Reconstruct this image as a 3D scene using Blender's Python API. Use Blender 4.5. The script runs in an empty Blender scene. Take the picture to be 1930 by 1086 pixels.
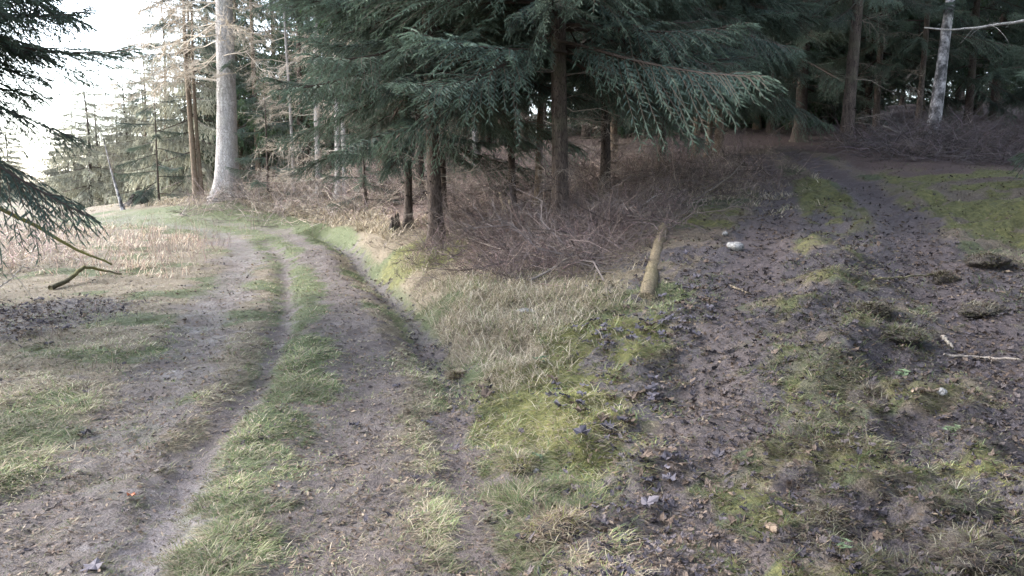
import bpy, math, random
import numpy as np

random.seed(7)
RNG = np.random.default_rng(11)
SC = bpy.context.scene
COL = SC.collection

# ------------------------------------------------------------------ camera
FPX, PITCH, EYE = 1430.0, math.radians(7.3), 1.6          # focal length in photo pixels, downward tilt, eye height
cam_d = bpy.data.cameras.new('camera')
cam_d.sensor_width = 36.0
cam_d.lens = FPX / 1930.0 * 36.0
cam_d.clip_start = 0.05
cam_d.clip_end = 3000.0
cam = bpy.data.objects.new('camera', cam_d)
COL.objects.link(cam)
cam.location = (0, 0, EYE)
cam.rotation_euler = (math.pi / 2 - PITCH, 0, 0)
SC.camera = cam

# ------------------------------------------------------------------ light
SUN_EL, SUN_AZ = math.radians(34), math.radians(-80)       # azimuth from +Y towards +X
world = bpy.data.worlds.new('World')
SC.world = world
world.use_nodes = True
wn = world.node_tree.nodes
wl = world.node_tree.links
wn.clear()
w_out = wn.new('ShaderNodeOutputWorld')
w_bg = wn.new('ShaderNodeBackground')
w_sky = wn.new('ShaderNodeTexSky')
w_sky.sky_type = 'NISHITA'
w_sky.sun_disc = False
w_sky.sun_elevation = SUN_EL
w_sky.sun_rotation = SUN_AZ
w_sky.air_density = 1.0
w_sky.dust_density = 1.6
w_sky.ozone_density = 1.0
w_hs = wn.new('ShaderNodeHueSaturation')
w_hs.inputs['Saturation'].default_value = 0.6              # a bright, thinly overcast sky
wl.new(w_sky.outputs[0], w_hs.inputs['Color'])
wl.new(w_hs.outputs[0], w_bg.inputs['Color'])
w_bg.inputs['Strength'].default_value = 0.15
wl.new(w_bg.outputs[0], w_out.inputs['Surface'])
sun_d = bpy.data.lights.new('sun', 'SUN')
sun_d.energy = 1.0
sun_d.angle = math.radians(34)
sun_d.color = (1.0, 0.985, 0.97)
sun = bpy.data.objects.new('sun', sun_d)
COL.objects.link(sun)
_sd = (math.sin(SUN_AZ) * math.cos(SUN_EL), math.cos(SUN_AZ) * math.cos(SUN_EL), math.sin(SUN_EL))
from mathutils import Vector, Matrix
sun.rotation_euler = Vector(_sd).to_track_quat('Z', 'Y').to_euler()

SC.view_settings.view_transform = 'Standard'
SC.view_settings.look = 'None'
SC.view_settings.exposure = 3.05
SC.view_settings.gamma = 1.0
SC.view_settings.use_curve_mapping = False
SC.cycles.max_bounces = 4
SC.cycles.diffuse_bounces = 3
SC.cycles.glossy_bounces = 2
SC.cycles.transmission_bounces = 3
SC.cycles.use_denoising = True

# ------------------------------------------------------------------ small maths
def hash2(ix, iy, seed):
    h = (ix.astype(np.int64) * 374761393 + iy.astype(np.int64) * 668265263 + seed * 982451653) & 0xffffffff
    h = ((h ^ (h >> 13)) * 1274126177) & 0xffffffff
    h = h ^ (h >> 16)
    return (h & 0xffff) / 65535.0

def vnoise(x, y, seed=0):
    x = np.asarray(x, float); y = np.asarray(y, float)
    ix = np.floor(x); iy = np.floor(y)
    fx = x - ix; fy = y - iy
    fx = fx * fx * fx * (fx * (fx * 6 - 15) + 10); fy = fy * fy * fy * (fy * (fy * 6 - 15) + 10)
    ix = ix.astype(np.int64); iy = iy.astype(np.int64)
    a = hash2(ix, iy, seed); b = hash2(ix + 1, iy, seed)
    c = hash2(ix, iy + 1, seed); d = hash2(ix + 1, iy + 1, seed)
    return (a * (1 - fx) + b * fx) * (1 - fy) + (c * (1 - fx) + d * fx) * fy      # 0..1

def fbm(x, y, seed=0, octs=4, lac=2.03, gain=0.5):
    s = 0; a = 1; t = 0
    for o in range(octs):
        s = s + a * vnoise(x, y, seed + o * 17); t += a
        x = x * lac + 3.7; y = y * lac + 9.1; a *= gain
    return s / t

def sstep(a, b, x):
    t = np.clip((x - a) / (b - a), 0, 1)
    return t * t * (3 - 2 * t)

CP, SP = math.cos(PITCH), math.sin(PITCH)
def ray(px, py):
    x = (px - 965) / FPX; y = -(py - 543) / FPX
    return np.array([x, CP + y * SP, -SP + y * CP])

def px_at(px, py, Y):
    d = ray(px, py)
    return np.array([0, 0, EYE]) + d * (Y / d[1])

def on_plane(px, py, z=0.0):
    d = ray(px, py)
    return np.array([0, 0, EYE]) + d * ((z - EYE) / d[2])

# ------------------------------------------------------------------ the lie of the land (metres)
ctl = []
for X, Y, Z in ((-0.5, 0, 0), (-0.9, 3.3, 0), (-1.9, 6.2, 0.03)):
    ctl.append((X, Y, Z))
    ctl.append((X - 1.6, Y - 0.5, Z))
for px, py, Y in ((530, 600, 8.9), (400, 600, 8.9), (650, 600, 8.9), (560, 500, 14), (450, 500, 14), (680, 500, 13.6), (545, 450, 18.5), (630, 450, 18), (440, 450, 18.5),
                  (450, 425, 22.5), (540, 432, 21.5), (300, 412, 27), (380, 432, 21), (200, 406, 31), (260, 425, 24)):
    ctl.append(tuple(px_at(px, py, Y)))
ctl += [(2.5, 0.5, 0.05), (0.8, 3.4, 0.02), (0, -10, 0.0), (-12, 0, -0.1), (12, -8, 1.0)]
for px, py, Y in ((1320, 1000, 3.4), (1930, 1000, 3.2), (1400, 600, 6.4), (1800, 600, 6.4), (1930, 620, 6.0),
                  (1450, 470, 9), (1720, 470, 9), (1930, 470, 9.2), (1470, 400, 12), (1670, 400, 12), (1930, 390, 12),
                  (1460, 340, 17), (1600, 340, 17), (1900, 330, 16), (1400, 278, 24), (1480, 278, 24),
                  (1930, 300, 20), (1750, 250, 22), (1595, 275, 24), (1930, 240, 26), (1507, 265, 26),
                  (1000, 900, 4.25), (1200, 800, 4.9), (1100, 700, 6.1), (1230, 560, 8.2), (1000, 560, 8.9), (860, 650, 7.7),
                  (850, 520, 11.2), (820, 457, 14), (1055, 436, 13), (770, 425, 16.2), (1250, 440, 11.3), (1350, 390, 13.6),
                  (1300, 300, 21), (1100, 330, 21), (900, 320, 24), (970, 370, 18), (600, 396, 24), (430, 375, 27), (300, 380, 34), (520, 385, 26), (560, 420, 22.2),
                  (120, 402, 46), (0, 418, 34), (50, 450, 20), (0, 560, 10.6), (0, 700, 6.6), (250, 500, 13.6), (660, 425, 19.5)):
    p = px_at(px, py, Y)
    ctl.append(tuple(p))
ctl += [(20, 60, 7.5), (45, 30, 7), (0, 60, 5.5), (-10, 62, 4.4), (-22, 80, 2.6), (-60, 80, 0.2), (-60, 20, 0.0), (40, 0, 4.0),
        (15, 0, 1.5), (45, 85, 10), (0, 90, 7), (12, 40, 5.0), (-4, 40, 3.6), (-40, 60, 0.3), (-11, 36, 2.2)]
ctl = np.array(ctl)

def _U(r2):
    return 0.5 * r2 * np.log(np.maximum(r2, 1e-9))

_n = len(ctl)
_d2 = ((ctl[:, None, :2] - ctl[None, :, :2]) ** 2).sum(-1)
_A = np.zeros((_n + 3, _n + 3))
_A[:_n, :_n] = _U(_d2) + np.eye(_n) * 0.15
_A[:_n, _n] = 1; _A[:_n, _n + 1:] = ctl[:, :2]
_A[_n, :_n] = 1; _A[_n + 1:, :_n] = ctl[:, :2].T
_W = np.linalg.solve(_A, np.concatenate([ctl[:, 2], [0, 0, 0]]))

def h_base(x, y):
    x = np.clip(np.asarray(x, float), -70, 50).ravel(); y = np.clip(np.asarray(y, float), -12, 95).ravel()
    out = np.empty(len(x))
    for i in range(0, len(x), 40000):
        xs = x[i:i + 40000]; ys = y[i:i + 40000]
        r2 = (xs[:, None] - ctl[None, :, 0]) ** 2 + (ys[:, None] - ctl[None, :, 1]) ** 2
        out[i:i + 40000] = _U(r2) @ _W[:_n] + _W[_n] + _W[_n + 1] * xs + _W[_n + 2] * ys
    return out

def march(px, py, hf, y0=2.0, y1=110.0):
    d = ray(px, py)
    ys = np.geomspace(y0, y1, 900)
    t = ys / d[1]
    P = np.array([0, 0, EYE])[None] + d[None] * t[:, None]
    g = hf(P[:, 0], P[:, 1])
    k = np.nonzero(P[:, 2] < g)[0]
    k = k[0] if len(k) else len(ys) - 1
    return P[k, 0], P[k, 1]

def poly(pts):
    return np.array([march(a, b, h_base) for a, b in pts])

def pdist(x, y, P):
    best = np.full(x.shape, 1e9)
    for a, b in zip(P[:-1], P[1:]):
        ab = b - a; L2 = (ab ** 2).sum() + 1e-12
        t = np.clip(((x - a[0]) * ab[0] + (y - a[1]) * ab[1]) / L2, 0, 1)
        best = np.minimum(best, (x - a[0] - t * ab[0]) ** 2 + (y - a[1] - t * ab[1]) ** 2)
    return np.sqrt(best)

RUT_A = poly([(-60, 1200), (60, 1086), (110, 990), (250, 790), (350, 660), (425, 545), (462, 480), (450, 455), (390, 434), (300, 421), (210, 413)])
RUT_W = poly([(180, 1200), (250, 1086), (300, 960), (385, 830), (500, 700), (542, 580), (538, 490), (500, 452)])
RUT_B = poly([(580, 1200), (600, 1086), (625, 950), (690, 720), (665, 600), (630, 520), (588, 462), (520, 434), (410, 418), (290, 409), (190, 404)])
RUT_C = poly([(930, 1200), (905, 1086), (885, 950), (862, 850), (840, 770)])
DITCH = poly([(880, 770), (860, 700), (795, 600), (730, 525), (672, 470), (640, 448), (600, 430)])
RUT_R1 = poly([(1330, 1200), (1325, 1086), (1320, 950), (1370, 720), (1410, 580), (1440, 480), (1467, 400), (1462, 345), (1425, 292)])
RUT_R2 = poly([(2150, 900), (1935, 745), (1830, 610), (1765, 520), (1712, 450), (1672, 400), (1615, 348), (1500, 290)])
PATH_R = poly([(1650, 1200), (1620, 950), (1600, 700), (1600, 560), (1570, 450), (1560, 380), (1530, 335), (1450, 290), (1400, 275)])
CENTER_R = poly([(1680, 1200), (1650, 1000), (1610, 800), (1595, 650), (1590, 560), (1580, 470), (1567, 400), (1530, 345)])
ROAD_L = poly([(450, 1200), (480, 950), (520, 720), (530, 600), (560, 500), (530, 450), (440, 425), (300, 412), (180, 406)])

WEDGE = poly([(1090, 1086), (1080, 900), (1090, 760), (1120, 650), (1150, 580)])
SLOPE = poly([(1040, 720), (960, 640), (890, 590), (840, 540), (800, 490)])

def blob(x, y, px, py, r, ry=None, soft=0.6):
    c = march(px, py, h_base)
    ry = ry or r
    d = np.sqrt(((x - c[0]) / r) ** 2 + ((y - c[1]) / ry) ** 2)
    return 1 - sstep(1 - soft, 1.25, d)

def masks(x, y):
    """what grows or lies where: (mud, green, litter, moss, floor, wet)"""
    x = np.asarray(x, float); y = np.asarray(y, float)
    n1 = fbm(x * 1.1, y * 1.1, 5, 4); n2 = fbm(x * 4.0, y * 4.0, 9, 3); n3 = fbm(x * 0.45, y * 0.45, 31, 3)
    w = (n2 - 0.5) * 1.5 + (n1 - 0.5) * 1.3 + (fbm(x * 11, y * 11, 63, 2) - 0.5) * 0.9
    def band(P, hw):
        return 1 - sstep(hw * 0.55, hw * 1.45, pdist(x, y, P) * (1 + w))
    mud = np.maximum.reduce([band(RUT_A, 0.42) * 0.72, band(RUT_W, 0.12) * 0.8, band(RUT_B, 0.34) * 0.8, band(RUT_C, 0.13) * 0.9,
                             band(RUT_R1, 0.34) * 0.9, band(RUT_R2, 0.36) * 0.9])
    mud = mud * (1 - 0.35 * sstep(17, 26, y) * (x < 0))
    mud = np.maximum(mud, blob(x, y, 40, 990, 0.75, 0.7) * (0.5 + n2))
    mud = np.maximum(mud, blob(x, y, 1090, 1010, 0.16, 0.2)); mud = np.maximum(mud, blob(x, y, 985, 905, 0.2, 0.22))
    pr = pdist(x, y, PATH_R)
    inpath = 1 - sstep(1.1, 1.7, pr)
    litter = np.clip(inpath * (0.65 + 0.5 * sstep(0.45, 0.6, n1)) * (1 - sstep(10, 14, y)) * sstep(0.25, 0.5, n2 + 0.1), 0, 1)
    litter = np.maximum(litter, blob(x, y, 1300, 540, 1.1, 2.2) * sstep(0.3, 0.5, n2))
    litter = np.maximum(litter, blob(x, y, 1190, 690, 0.55, 1.0) * sstep(0.46, 0.62, n2) * 0.9)
    litter = np.maximum(litter, blob(x, y, 50, 600, 1.3, 1.9) * 0.9)
    litter = np.maximum(litter, blob(x, y, 1900, 560, 1.0, 3.0) * 0.9)
    litter = np.maximum(litter, band(DITCH, 0.15) * 0.6)
    mud = np.maximum(mud, inpath * sstep(0.52, 0.68, n3 * 0.5 + n1 * 0.5) * 0.8 * (1 - sstep(9, 13, y)))
    moss = np.maximum.reduce([blob(x, y, 800, 480, 1.0, 1.7) * 0.9, blob(x, y, 1030, 760, 0.75, 1.3) * 0.85, blob(x, y, 1140, 650, 0.75, 1.2) * 0.75, blob(x, y, 1150, 850, 0.5, 0.7) * 0.6,
                              blob(x, y, 1850, 395, 2.4, 3.6) * sstep(0.3, 0.5, n1), blob(x, y, 1850, 345, 3.2, 3.4) * sstep(0.34, 0.5, n1) * sstep(1.1, 1.7, pr), blob(x, y, 1360, 410, 0.7, 1.6) * sstep(0.35, 0.6, n1),
                              blob(x, y, 1880, 930, 0.35, 0.4),  blob(x, y, 620, 480, 1.2, 4) * 0.3])
    green = np.maximum.reduce([sstep(0.50, 0.66, n1) * 0.7,
                               (1 - sstep(0.15, 0.7, pdist(x, y, (RUT_W[:8] + RUT_B[:8]) / 2))) * 0.8,
                               blob(x, y, 300, 415, 12, 8) * (1 - sstep(1.4, 2.4, pdist(x, y, ROAD_L))) * 0.9,
                               blob(x, y, 1100, 930, 0.75, 0.8) * 0.85, blob(x, y, 860, 690, 0.4, 0.8) * 0.8, blob(x, y, 1550, 360, 1.0, 2.0) * 0.9,
                               blob(x, y, 130, 590, 0.5, 0.8), blob(x, y, 600, 440, 2, 6) * (1 - sstep(1.4, 2.2, pdist(x, y, ROAD_L))) * 0.9,
                               (1 - sstep(0.1, 0.45, np.abs(pdist(x, y, RUT_B) - 0.75))) * 0.6 * (x < 0.5)])
    cen = (1 - sstep(0.35, 0.95, pdist(x, y, CENTER_R) * (1 + w * 0.6))) * (1 - sstep(17, 22, y))
    cen = np.maximum(cen, blob(x, y, 1850, 980, 0.8, 0.7))
    tuft = sstep(0.46, 0.60, fbm(x * 2.6, y * 2.6, 141, 3))
    mud = mud * (1 - 0.75 * cen * tuft); litter = litter * (1 - 0.5 * cen * tuft)
    green = np.maximum(green, cen * tuft * sstep(0.35, 0.6, fbm(x * 3.1, y * 3.1, 151, 2)))
    moss = np.maximum(moss, cen * tuft * 0.55)
    moss = np.maximum(moss, (1 - sstep(0.3, 0.6, pdist(x, y, CENTER_R) * (1 + 0.5 * w))) * sstep(8, 11, y) * (1 - sstep(17, 20, y)) * 0.8)
    mud = np.maximum(mud, np.maximum(1 - sstep(0.2, 0.5, pdist(x, y, RUT_R1)), 1 - sstep(0.2, 0.5, pdist(x, y, RUT_R2))) * sstep(7, 10, y) * (1 - sstep(19, 24, y)))
    floor = np.maximum(sstep(13.5, 17, y) * sstep(-0.3, 0.6, x * 0.9 - (-4.2 - 0.17 * (y - 16))), sstep(18, 24, y) * (x > 2))
    floor = np.maximum(floor, blob(x, y, 1010, 450, 2.0, 3.0) * 0.95)
    floor = floor * sstep(0.6, 1.5, pdist(x, y, ROAD_L) - 1.2)
    floor = floor * (1 - 0.95 * moss) * (1 - 0.85 * (1 - sstep(1.0, 1.8, pr)) * (1 - sstep(20, 25, y)))
    wet = np.maximum(band(RUT_W, 0.13) * (1 - sstep(3.6, 5.2, y)), band(RUT_A, 0.3) * 0.12)
    return mud, green, litter, moss, floor, wet, n1, n2

def right_dim(x, y):
    """painted shade: how far colours are darkened on the right-hand track and stand"""
    x = np.asarray(x, float); y = np.asarray(y, float)
    edge = 0.45 + 0.16 * y + (fbm(x * 0.9, y * 0.9, 131, 3) - 0.5) * 1.6
    return sstep(-0.5, 0.9, x - edge) * sstep(-2, 2.5, y)

def height(x, y):
    x = np.asarray(x, float).ravel(); y = np.asarray(y, float).ravel()
    h = h_base(x, y)
    def dip(P, hw, dep):
        d = pdist(x, y, P) * (0.85 + 0.3 * vnoise(x * 3, y * 3, 77))
        return -dep * np.exp(-(d / hw) ** 2)
    near = 1 - sstep(35, 60, y)
    h = h + (dip(RUT_A, 0.38, 0.045) + dip(RUT_W, 0.17, 0.085) + dip(RUT_B, 0.36, 0.04) + dip(RUT_C, 0.2, 0.05)
             + dip(DITCH, 0.34, 0.32) * sstep(5.0, 8.5, y) + dip(RUT_R1, 0.36, 0.06) + dip(RUT_R2, 0.38, 0.06)) * near
    pr = pdist(x, y, PATH_R)
    rough = 0.45 + 1.5 * np.exp(-(pr / 1.6) ** 2) * (x > 0.9) + 1.5 * blob(x, y, 1860, 400, 3.0, 4.5) + 0.5 * blob(x, y, 1080, 720, 1.0, 1.8)
    rough = rough * (1 - 0.6 * np.exp(-(pdist(x, y, RUT_R1) / 0.35) ** 2)) * (1 - 0.6 * np.exp(-(pdist(x, y, RUT_R2) / 0.35) ** 2))
    h = h + rough * ((fbm(x * 2.3, y * 2.3, 3, 3) - 0.5) * 0.16 + (fbm(x * 7, y * 7, 4, 3) - 0.5) * 0.09)
    wed = np.maximum(np.exp(-(pdist(x, y, WEDGE) / 0.75) ** 2), 1.3 * np.exp(-(pdist(x, y, SLOPE) / 0.7) ** 2))
    cen = np.exp(-(pdist(x, y, CENTER_R) / 0.6) ** 2)
    lump = sstep(0.38, 0.62, fbm(x * 2.6, y * 2.6, 141, 3))
    h = h + (0.075 * cen + 0.05 * wed) * lump + 0.05 * wed * (fbm(x * 4.5, y * 4.5, 161, 2) - 0.4)
    h = h + (fbm(x * 15, y * 15, 14, 2) - 0.5) * 0.022
    h = h + (fbm(x * 0.35, y * 0.35, 21, 3) - 0.5) * 0.30 * sstep(9, 25, y) * sstep(2.0, 7.0, pdist(x, y, ROAD_L))
    # grassy bank beyond the bend of the track
    return h

def gz(x, y):
    return float(height(np.array([x]), np.array([y]))[0])

def at(px, py):
    """the ground point seen at a photo pixel, as a place in the scene"""
    x, y = march(px, py, height)
    return Vector((x, y, gz(x, y)))

# ------------------------------------------------------------------ mesh helpers
class Acc:
    def __init__(s):
        s.v = []; s.f = []; s.c = []; s.n = 0
    def add(s, V, F, C=None):
        V = np.asarray(V, float).reshape(-1, 3); F = np.asarray(F, np.int64).reshape(-1, 3)
        s.v.append(V); s.f.append(F + s.n); s.n += len(V)
        if C is None:
            C = np.ones((len(V), 3))
        C = np.asarray(C, float)
        if C.ndim == 1:
            C = np.tile(C, (len(V), 1))
        s.c.append(C)
        return s
    def mesh(s, name, mat, smooth=False):
        V = np.concatenate(s.v); F = np.concatenate(s.f); C = np.concatenate(s.c)
        return raw_mesh(name, V, F, mat, C, smooth)

def raw_mesh(name, V, F, mat, C=None, smooth=False, attr='col'):
    me = bpy.data.meshes.new(name)
    me.vertices.add(len(V)); me.vertices.foreach_set('co', np.ascontiguousarray(V, np.float32).ravel())
    k = F.shape[1]
    me.loops.add(F.size); me.loops.foreach_set('vertex_index', np.ascontiguousarray(F, np.int32).ravel())
    me.polygons.add(len(F))
    me.polygons.foreach_set('loop_start', np.arange(0, F.size, k, dtype=np.int32))
    if smooth:
        me.polygons.foreach_set('use_smooth', np.ones(len(F), bool))
    else:
        me.polygons.foreach_set('use_smooth', np.zeros(len(F), bool))
    if C is not None:
        a = me.attributes.new(attr, 'FLOAT_COLOR', 'POINT')
        if C.shape[1] == 3:
            C = np.concatenate([C, np.ones((len(C), 1))], 1)
        a.data.foreach_set('color', np.ascontiguousarray(C, np.float32).ravel())
    me.update(calc_edges=True)
    me.materials.append(mat)
    return me

def link(name, me, parent=None, loc=(0, 0, 0), rot=(0, 0, 0), scale=(1, 1, 1)):
    o = bpy.data.objects.new(name, me)
    COL.objects.link(o)
    o.location = loc; o.rotation_euler = rot
    o.scale = (scale,) * 3 if isinstance(scale, (int, float)) else scale
    if parent is not None:
        o.parent = parent
    return o

def tag(o, label, cat, group=None, kind=None):
    o['label'] = label
    if cat:
        o['category'] = cat
    if group:
        o['group'] = group
    if kind:
        o['kind'] = kind
    return o

def tubes(P, R, sides=3):
    """P (n,k,3) polylines, R (n,k) radii -> V, F"""
    P = np.asarray(P, float); R = np.asarray(R, float)
    n, k, _ = P.shape
    T = np.empty_like(P)
    T[:, 1:-1] = P[:, 2:] - P[:, :-2]; T[:, 0] = P[:, 1] - P[:, 0]; T[:, -1] = P[:, -1] - P[:, -2]
    T /= np.linalg.norm(T, axis=2, keepdims=True) + 1e-9
    ref = np.zeros_like(T); ref[..., 2] = 1
    flat = np.abs(T[..., 2]) > 0.9
    ref[flat] = (1, 0, 0)
    A = np.cross(T, ref); A /= np.linalg.norm(A, axis=2, keepdims=True) + 1e-9
    B = np.cross(T, A)
    ang = np.arange(sides) * 2 * math.pi / sides
    V = P[:, :, None, :] + R[:, :, None, None] * (np.cos(ang)[None, None, :, None] * A[:, :, None, :] + np.sin(ang)[None, None, :, None] * B[:, :, None, :])
    idx = np.arange(n * k * sides).reshape(n, k, sides)
    a = idx[:, :-1, :]; b = np.roll(idx, -1, 2)[:, :-1, :]; c = np.roll(idx, -1, 2)[:, 1:, :]; d = idx[:, 1:, :]
    F = np.concatenate([np.stack([a, b, c], -1).reshape(-1, 3), np.stack([a, c, d], -1).reshape(-1, 3)])
    caps = []
    for e in (0, k - 1):
        for j in range(1, sides - 1):
            caps.append(np.stack([idx[:, e, 0], idx[:, e, j], idx[:, e, j + 1]], -1))
    F = np.concatenate([F] + caps)
    return V.reshape(-1, 3), F

# ------------------------------------------------------------------ materials
def new_mat(name):
    m = bpy.data.materials.new(name); m.use_nodes = True
    nt = m.node_tree; nt.nodes.clear()
    out = nt.nodes.new('ShaderNodeOutputMaterial')
    return m, nt, out

def N(nt, t, **kw):
    n = nt.nodes.new(t)
    for k, v in kw.items():
        if k in n.inputs:
            n.inputs[k].default_value = v
        else:
            setattr(n, k, v)
    return n

def mixc(nt, fac, a, b, mode='MIX'):
    n = nt.nodes.new('ShaderNodeMix'); n.data_type = 'RGBA'; n.blend_type = mode
    for sock, val in ((n.inputs[0], fac), (n.inputs[6], a), (n.inputs[7], b)):
        if hasattr(val, 'is_linked') or hasattr(val, 'links'):
            nt.links.new(val, sock)
        elif isinstance(val, (int, float)):
            sock.default_value = val
        else:
            sock.default_value = (*val, 1) if len(val) == 3 else val
    return n.outputs[2]

def noise(nt, scale, detail=4, rough=0.6, vec=None, dim='3D'):
    n = N(nt, 'ShaderNodeTexNoise'); n.inputs['Scale'].default_value = scale
    n.inputs['Detail'].default_value = detail; n.inputs['Roughness'].default_value = rough
    if vec is not None:
        nt.links.new(vec, n.inputs['Vector'])
    return n.outputs['Fac']

def ramp(nt, fac, stops):
    r = nt.nodes.new('ShaderNodeValToRGB')
    nt.links.new(fac, r.inputs[0])
    el = r.color_ramp.elements
    while len(el) < len(stops):
        el.new(0.5)
    for e, (p, c) in zip(el, stops):
        e.position = p; e.color = (*c, 1) if len(c) == 3 else c
    return r.outputs[0]

def blade_mat(name, transl=0.35, rough=0.6, vary=0.25):
    """thin leaf, colour from the blade itself"""
    m, nt, out = new_mat(name)
    at_ = N(nt, 'ShaderNodeAttribute'); at_.attribute_name = 'col'
    oi = N(nt, 'ShaderNodeObjectInfo')
    hs = N(nt, 'ShaderNodeHueSaturation')
    mr = N(nt, 'ShaderNodeMapRange'); mr.inputs[3].default_value = 1 - vary; mr.inputs[4].default_value = 1 + vary
    nt.links.new(oi.outputs['Random'], mr.inputs[0])
    nt.links.new(mr.outputs[0], hs.inputs['Value']); nt.links.new(at_.outputs['Color'], hs.inputs['Color'])
    p = N(nt, 'ShaderNodeBsdfPrincipled'); p.inputs['Roughness'].default_value = rough
    p.inputs['Specular IOR Level'].default_value = 0.2
    nt.links.new(hs.outputs[0], p.inputs['Base Color'])
    if transl > 0:
        t = N(nt, 'ShaderNodeBsdfTranslucent'); nt.links.new(hs.outputs[0], t.inputs['Color'])
        mx = N(nt, 'ShaderNodeMixShader'); mx.inputs[0].default_value = transl
        nt.links.new(p.outputs[0], mx.inputs[1]); nt.links.new(t.outputs[0], mx.inputs[2])
        nt.links.new(mx.outputs[0], out.inputs[0])
    else:
        nt.links.new(p.outputs[0], out.inputs[0])
    return m

M_GRASS = blade_mat('grass_blades', 0.3, 0.6, 0.0)
M_NEEDLE = blade_mat('spruce_needles', 0.26, 0.55, 0.28)
M_LEAF = blade_mat('fallen_leaf', 0.08, 0.8, 0.3)
M_TWIG = blade_mat('dry_twig', 0.0, 0.85, 0.15)

def bark_mat(name, c0, c1, c2, sc=(14, 14, 3), bump=0.6, lichen=(0.18, 0.2, 0.12), lich=0.25):
    m, nt, out = new_mat(name)
    tc = N(nt, 'ShaderNodeTexCoord'); mp = N(nt, 'ShaderNodeMapping'); mp.inputs['Scale'].default_value = sc
    nt.links.new(tc.outputs['Object'], mp.inputs['Vector'])
    v = N(nt, 'ShaderNodeTexVoronoi'); v.inputs['Scale'].default_value = 2.6; v.feature = 'DISTANCE_TO_EDGE'
    nt.links.new(mp.outputs[0], v.inputs['Vector'])
    f = noise(nt, 1.0, 6, 0.7, mp.outputs[0])
    col = ramp(nt, f, [(0.28, c0), (0.5, c1), (0.72, c2)])
    crack = N(nt, 'ShaderNodeMapRange'); crack.inputs[2].default_value = 0.10
    nt.links.new(v.outputs['Distance'], crack.inputs[0])
    col = mixc(nt, crack.outputs[0], tuple(0.8 * x for x in c0), col)
    f2 = noise(nt, 1.3, 5, 0.6, tc.outputs['Object'])
    lr = ramp(nt, f2, [(0.5, (0, 0, 0)), (0.7, (lich,) * 3)])
    col = mixc(nt, lr, col, lichen)
    p = N(nt, 'ShaderNodeBsdfPrincipled'); p.inputs['Roughness'].default_value = 0.9
    p.inputs['Specular IOR Level'].default_value = 0.2
    nt.links.new(col, p.inputs['Base Color'])
    add = N(nt, 'ShaderNodeMath', operation='ADD'); nt.links.new(f, add.inputs[0]); nt.links.new(crack.outputs[0], add.inputs[1])
    b = N(nt, 'ShaderNodeBump'); b.inputs['Strength'].default_value = bump; b.inputs['Distance'].default_value = 0.02
    nt.links.new(add.outputs[0], b.inputs['Height']); nt.links.new(b.outputs[0], p.inputs['Normal'])
    nt.links.new(p.outputs[0], out.inputs[0])
    return m

M_BARK = bark_mat('spruce_bark', (0.03, 0.023, 0.019), (0.072, 0.055, 0.046), (0.13, 0.102, 0.087))
M_BARKP = bark_mat('pale_bark', (0.22, 0.2, 0.185), (0.40, 0.37, 0.35), (0.55, 0.52, 0.49), (17, 17, 3.5), 1.0, (0.3, 0.3, 0.2), 0.2)
M_BARKT = bark_mat('tan_bark', (0.09, 0.064, 0.046), (0.16, 0.12, 0.088), (0.23, 0.18, 0.135))
M_LOGB = bark_mat('mossy_log_bark', (0.08, 0.064, 0.042), (0.19, 0.15, 0.095), (0.30, 0.24, 0.155), (14, 14, 14), 1.0, (0.14, 0.13, 0.05), 0.35)
M_ROT = bark_mat('rotten_wood', (0.012, 0.01, 0.009), (0.03, 0.024, 0.02), (0.07, 0.055, 0.045), (12, 12, 4), 0.9)
M_MOSSY = bark_mat('mossy_branch_bark', (0.05, 0.04, 0.03), (0.10, 0.09, 0.05), (0.2, 0.17, 0.1), (20, 20, 20), 0.5, (0.22, 0.2, 0.04), 0.7)
M_CUT = bark_mat('bare_wood', (0.2, 0.155, 0.11), (0.28, 0.225, 0.165), (0.36, 0.3, 0.23), (20, 20, 4), 0.2, (0.4, 0.35, 0.25), 0.1)
M_STICK = bark_mat('grey_stick', (0.10, 0.085, 0.075), (0.17, 0.145, 0.125), (0.26, 0.22, 0.19), (20, 20, 20), 0.4)
M_STONE = bark_mat('pale_stone', (0.11, 0.105, 0.10), (0.18, 0.173, 0.167), (0.26, 0.25, 0.24), (9, 9, 9), 0.4, (0.3, 0.3, 0.25), 0.2)

def birch_mat():
    m, nt, out = new_mat('birch_bark')
    tc = N(nt, 'ShaderNodeTexCoord'); mp = N(nt, 'ShaderNodeMapping'); mp.inputs['Scale'].default_value = (5, 5, 4)
    nt.links.new(tc.outputs['Object'], mp.inputs['Vector'])
    f = noise(nt, 1.0, 5, 0.65, mp.outputs[0])
    mp2 = N(nt, 'ShaderNodeMapping'); mp2.inputs['Scale'].default_value = (3, 3, 40)
    nt.links.new(tc.outputs['Object'], mp2.inputs['Vector'])
    g = noise(nt, 1.0, 3, 0.6, mp2.outputs[0])
    col = ramp(nt, f, [(0.42, (0.03, 0.028, 0.028)), (0.52, (0.16, 0.15, 0.15)), (0.66, (0.40, 0.38, 0.37))])
    ln = ramp(nt, g, [(0.62, (0, 0, 0)), (0.70, (0.8, 0.8, 0.8))])
    col = mixc(nt, ln, col, (0.1, 0.09, 0.085))
    p = N(nt, 'ShaderNodeBsdfPrincipled'); p.inputs['Roughness'].default_value = 0.75
    nt.links.new(col, p.inputs['Base Color'])
    b = N(nt, 'ShaderNodeBump'); b.inputs['Strength'].default_value = 0.5; b.inputs['Distance'].default_value = 0.015
    nt.links.new(f, b.inputs['Height']); nt.links.new(b.outputs[0], p.inputs['Normal'])
    nt.links.new(p.outputs[0], out.inputs[0])
    return m
M_BIRCH = birch_mat()

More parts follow.
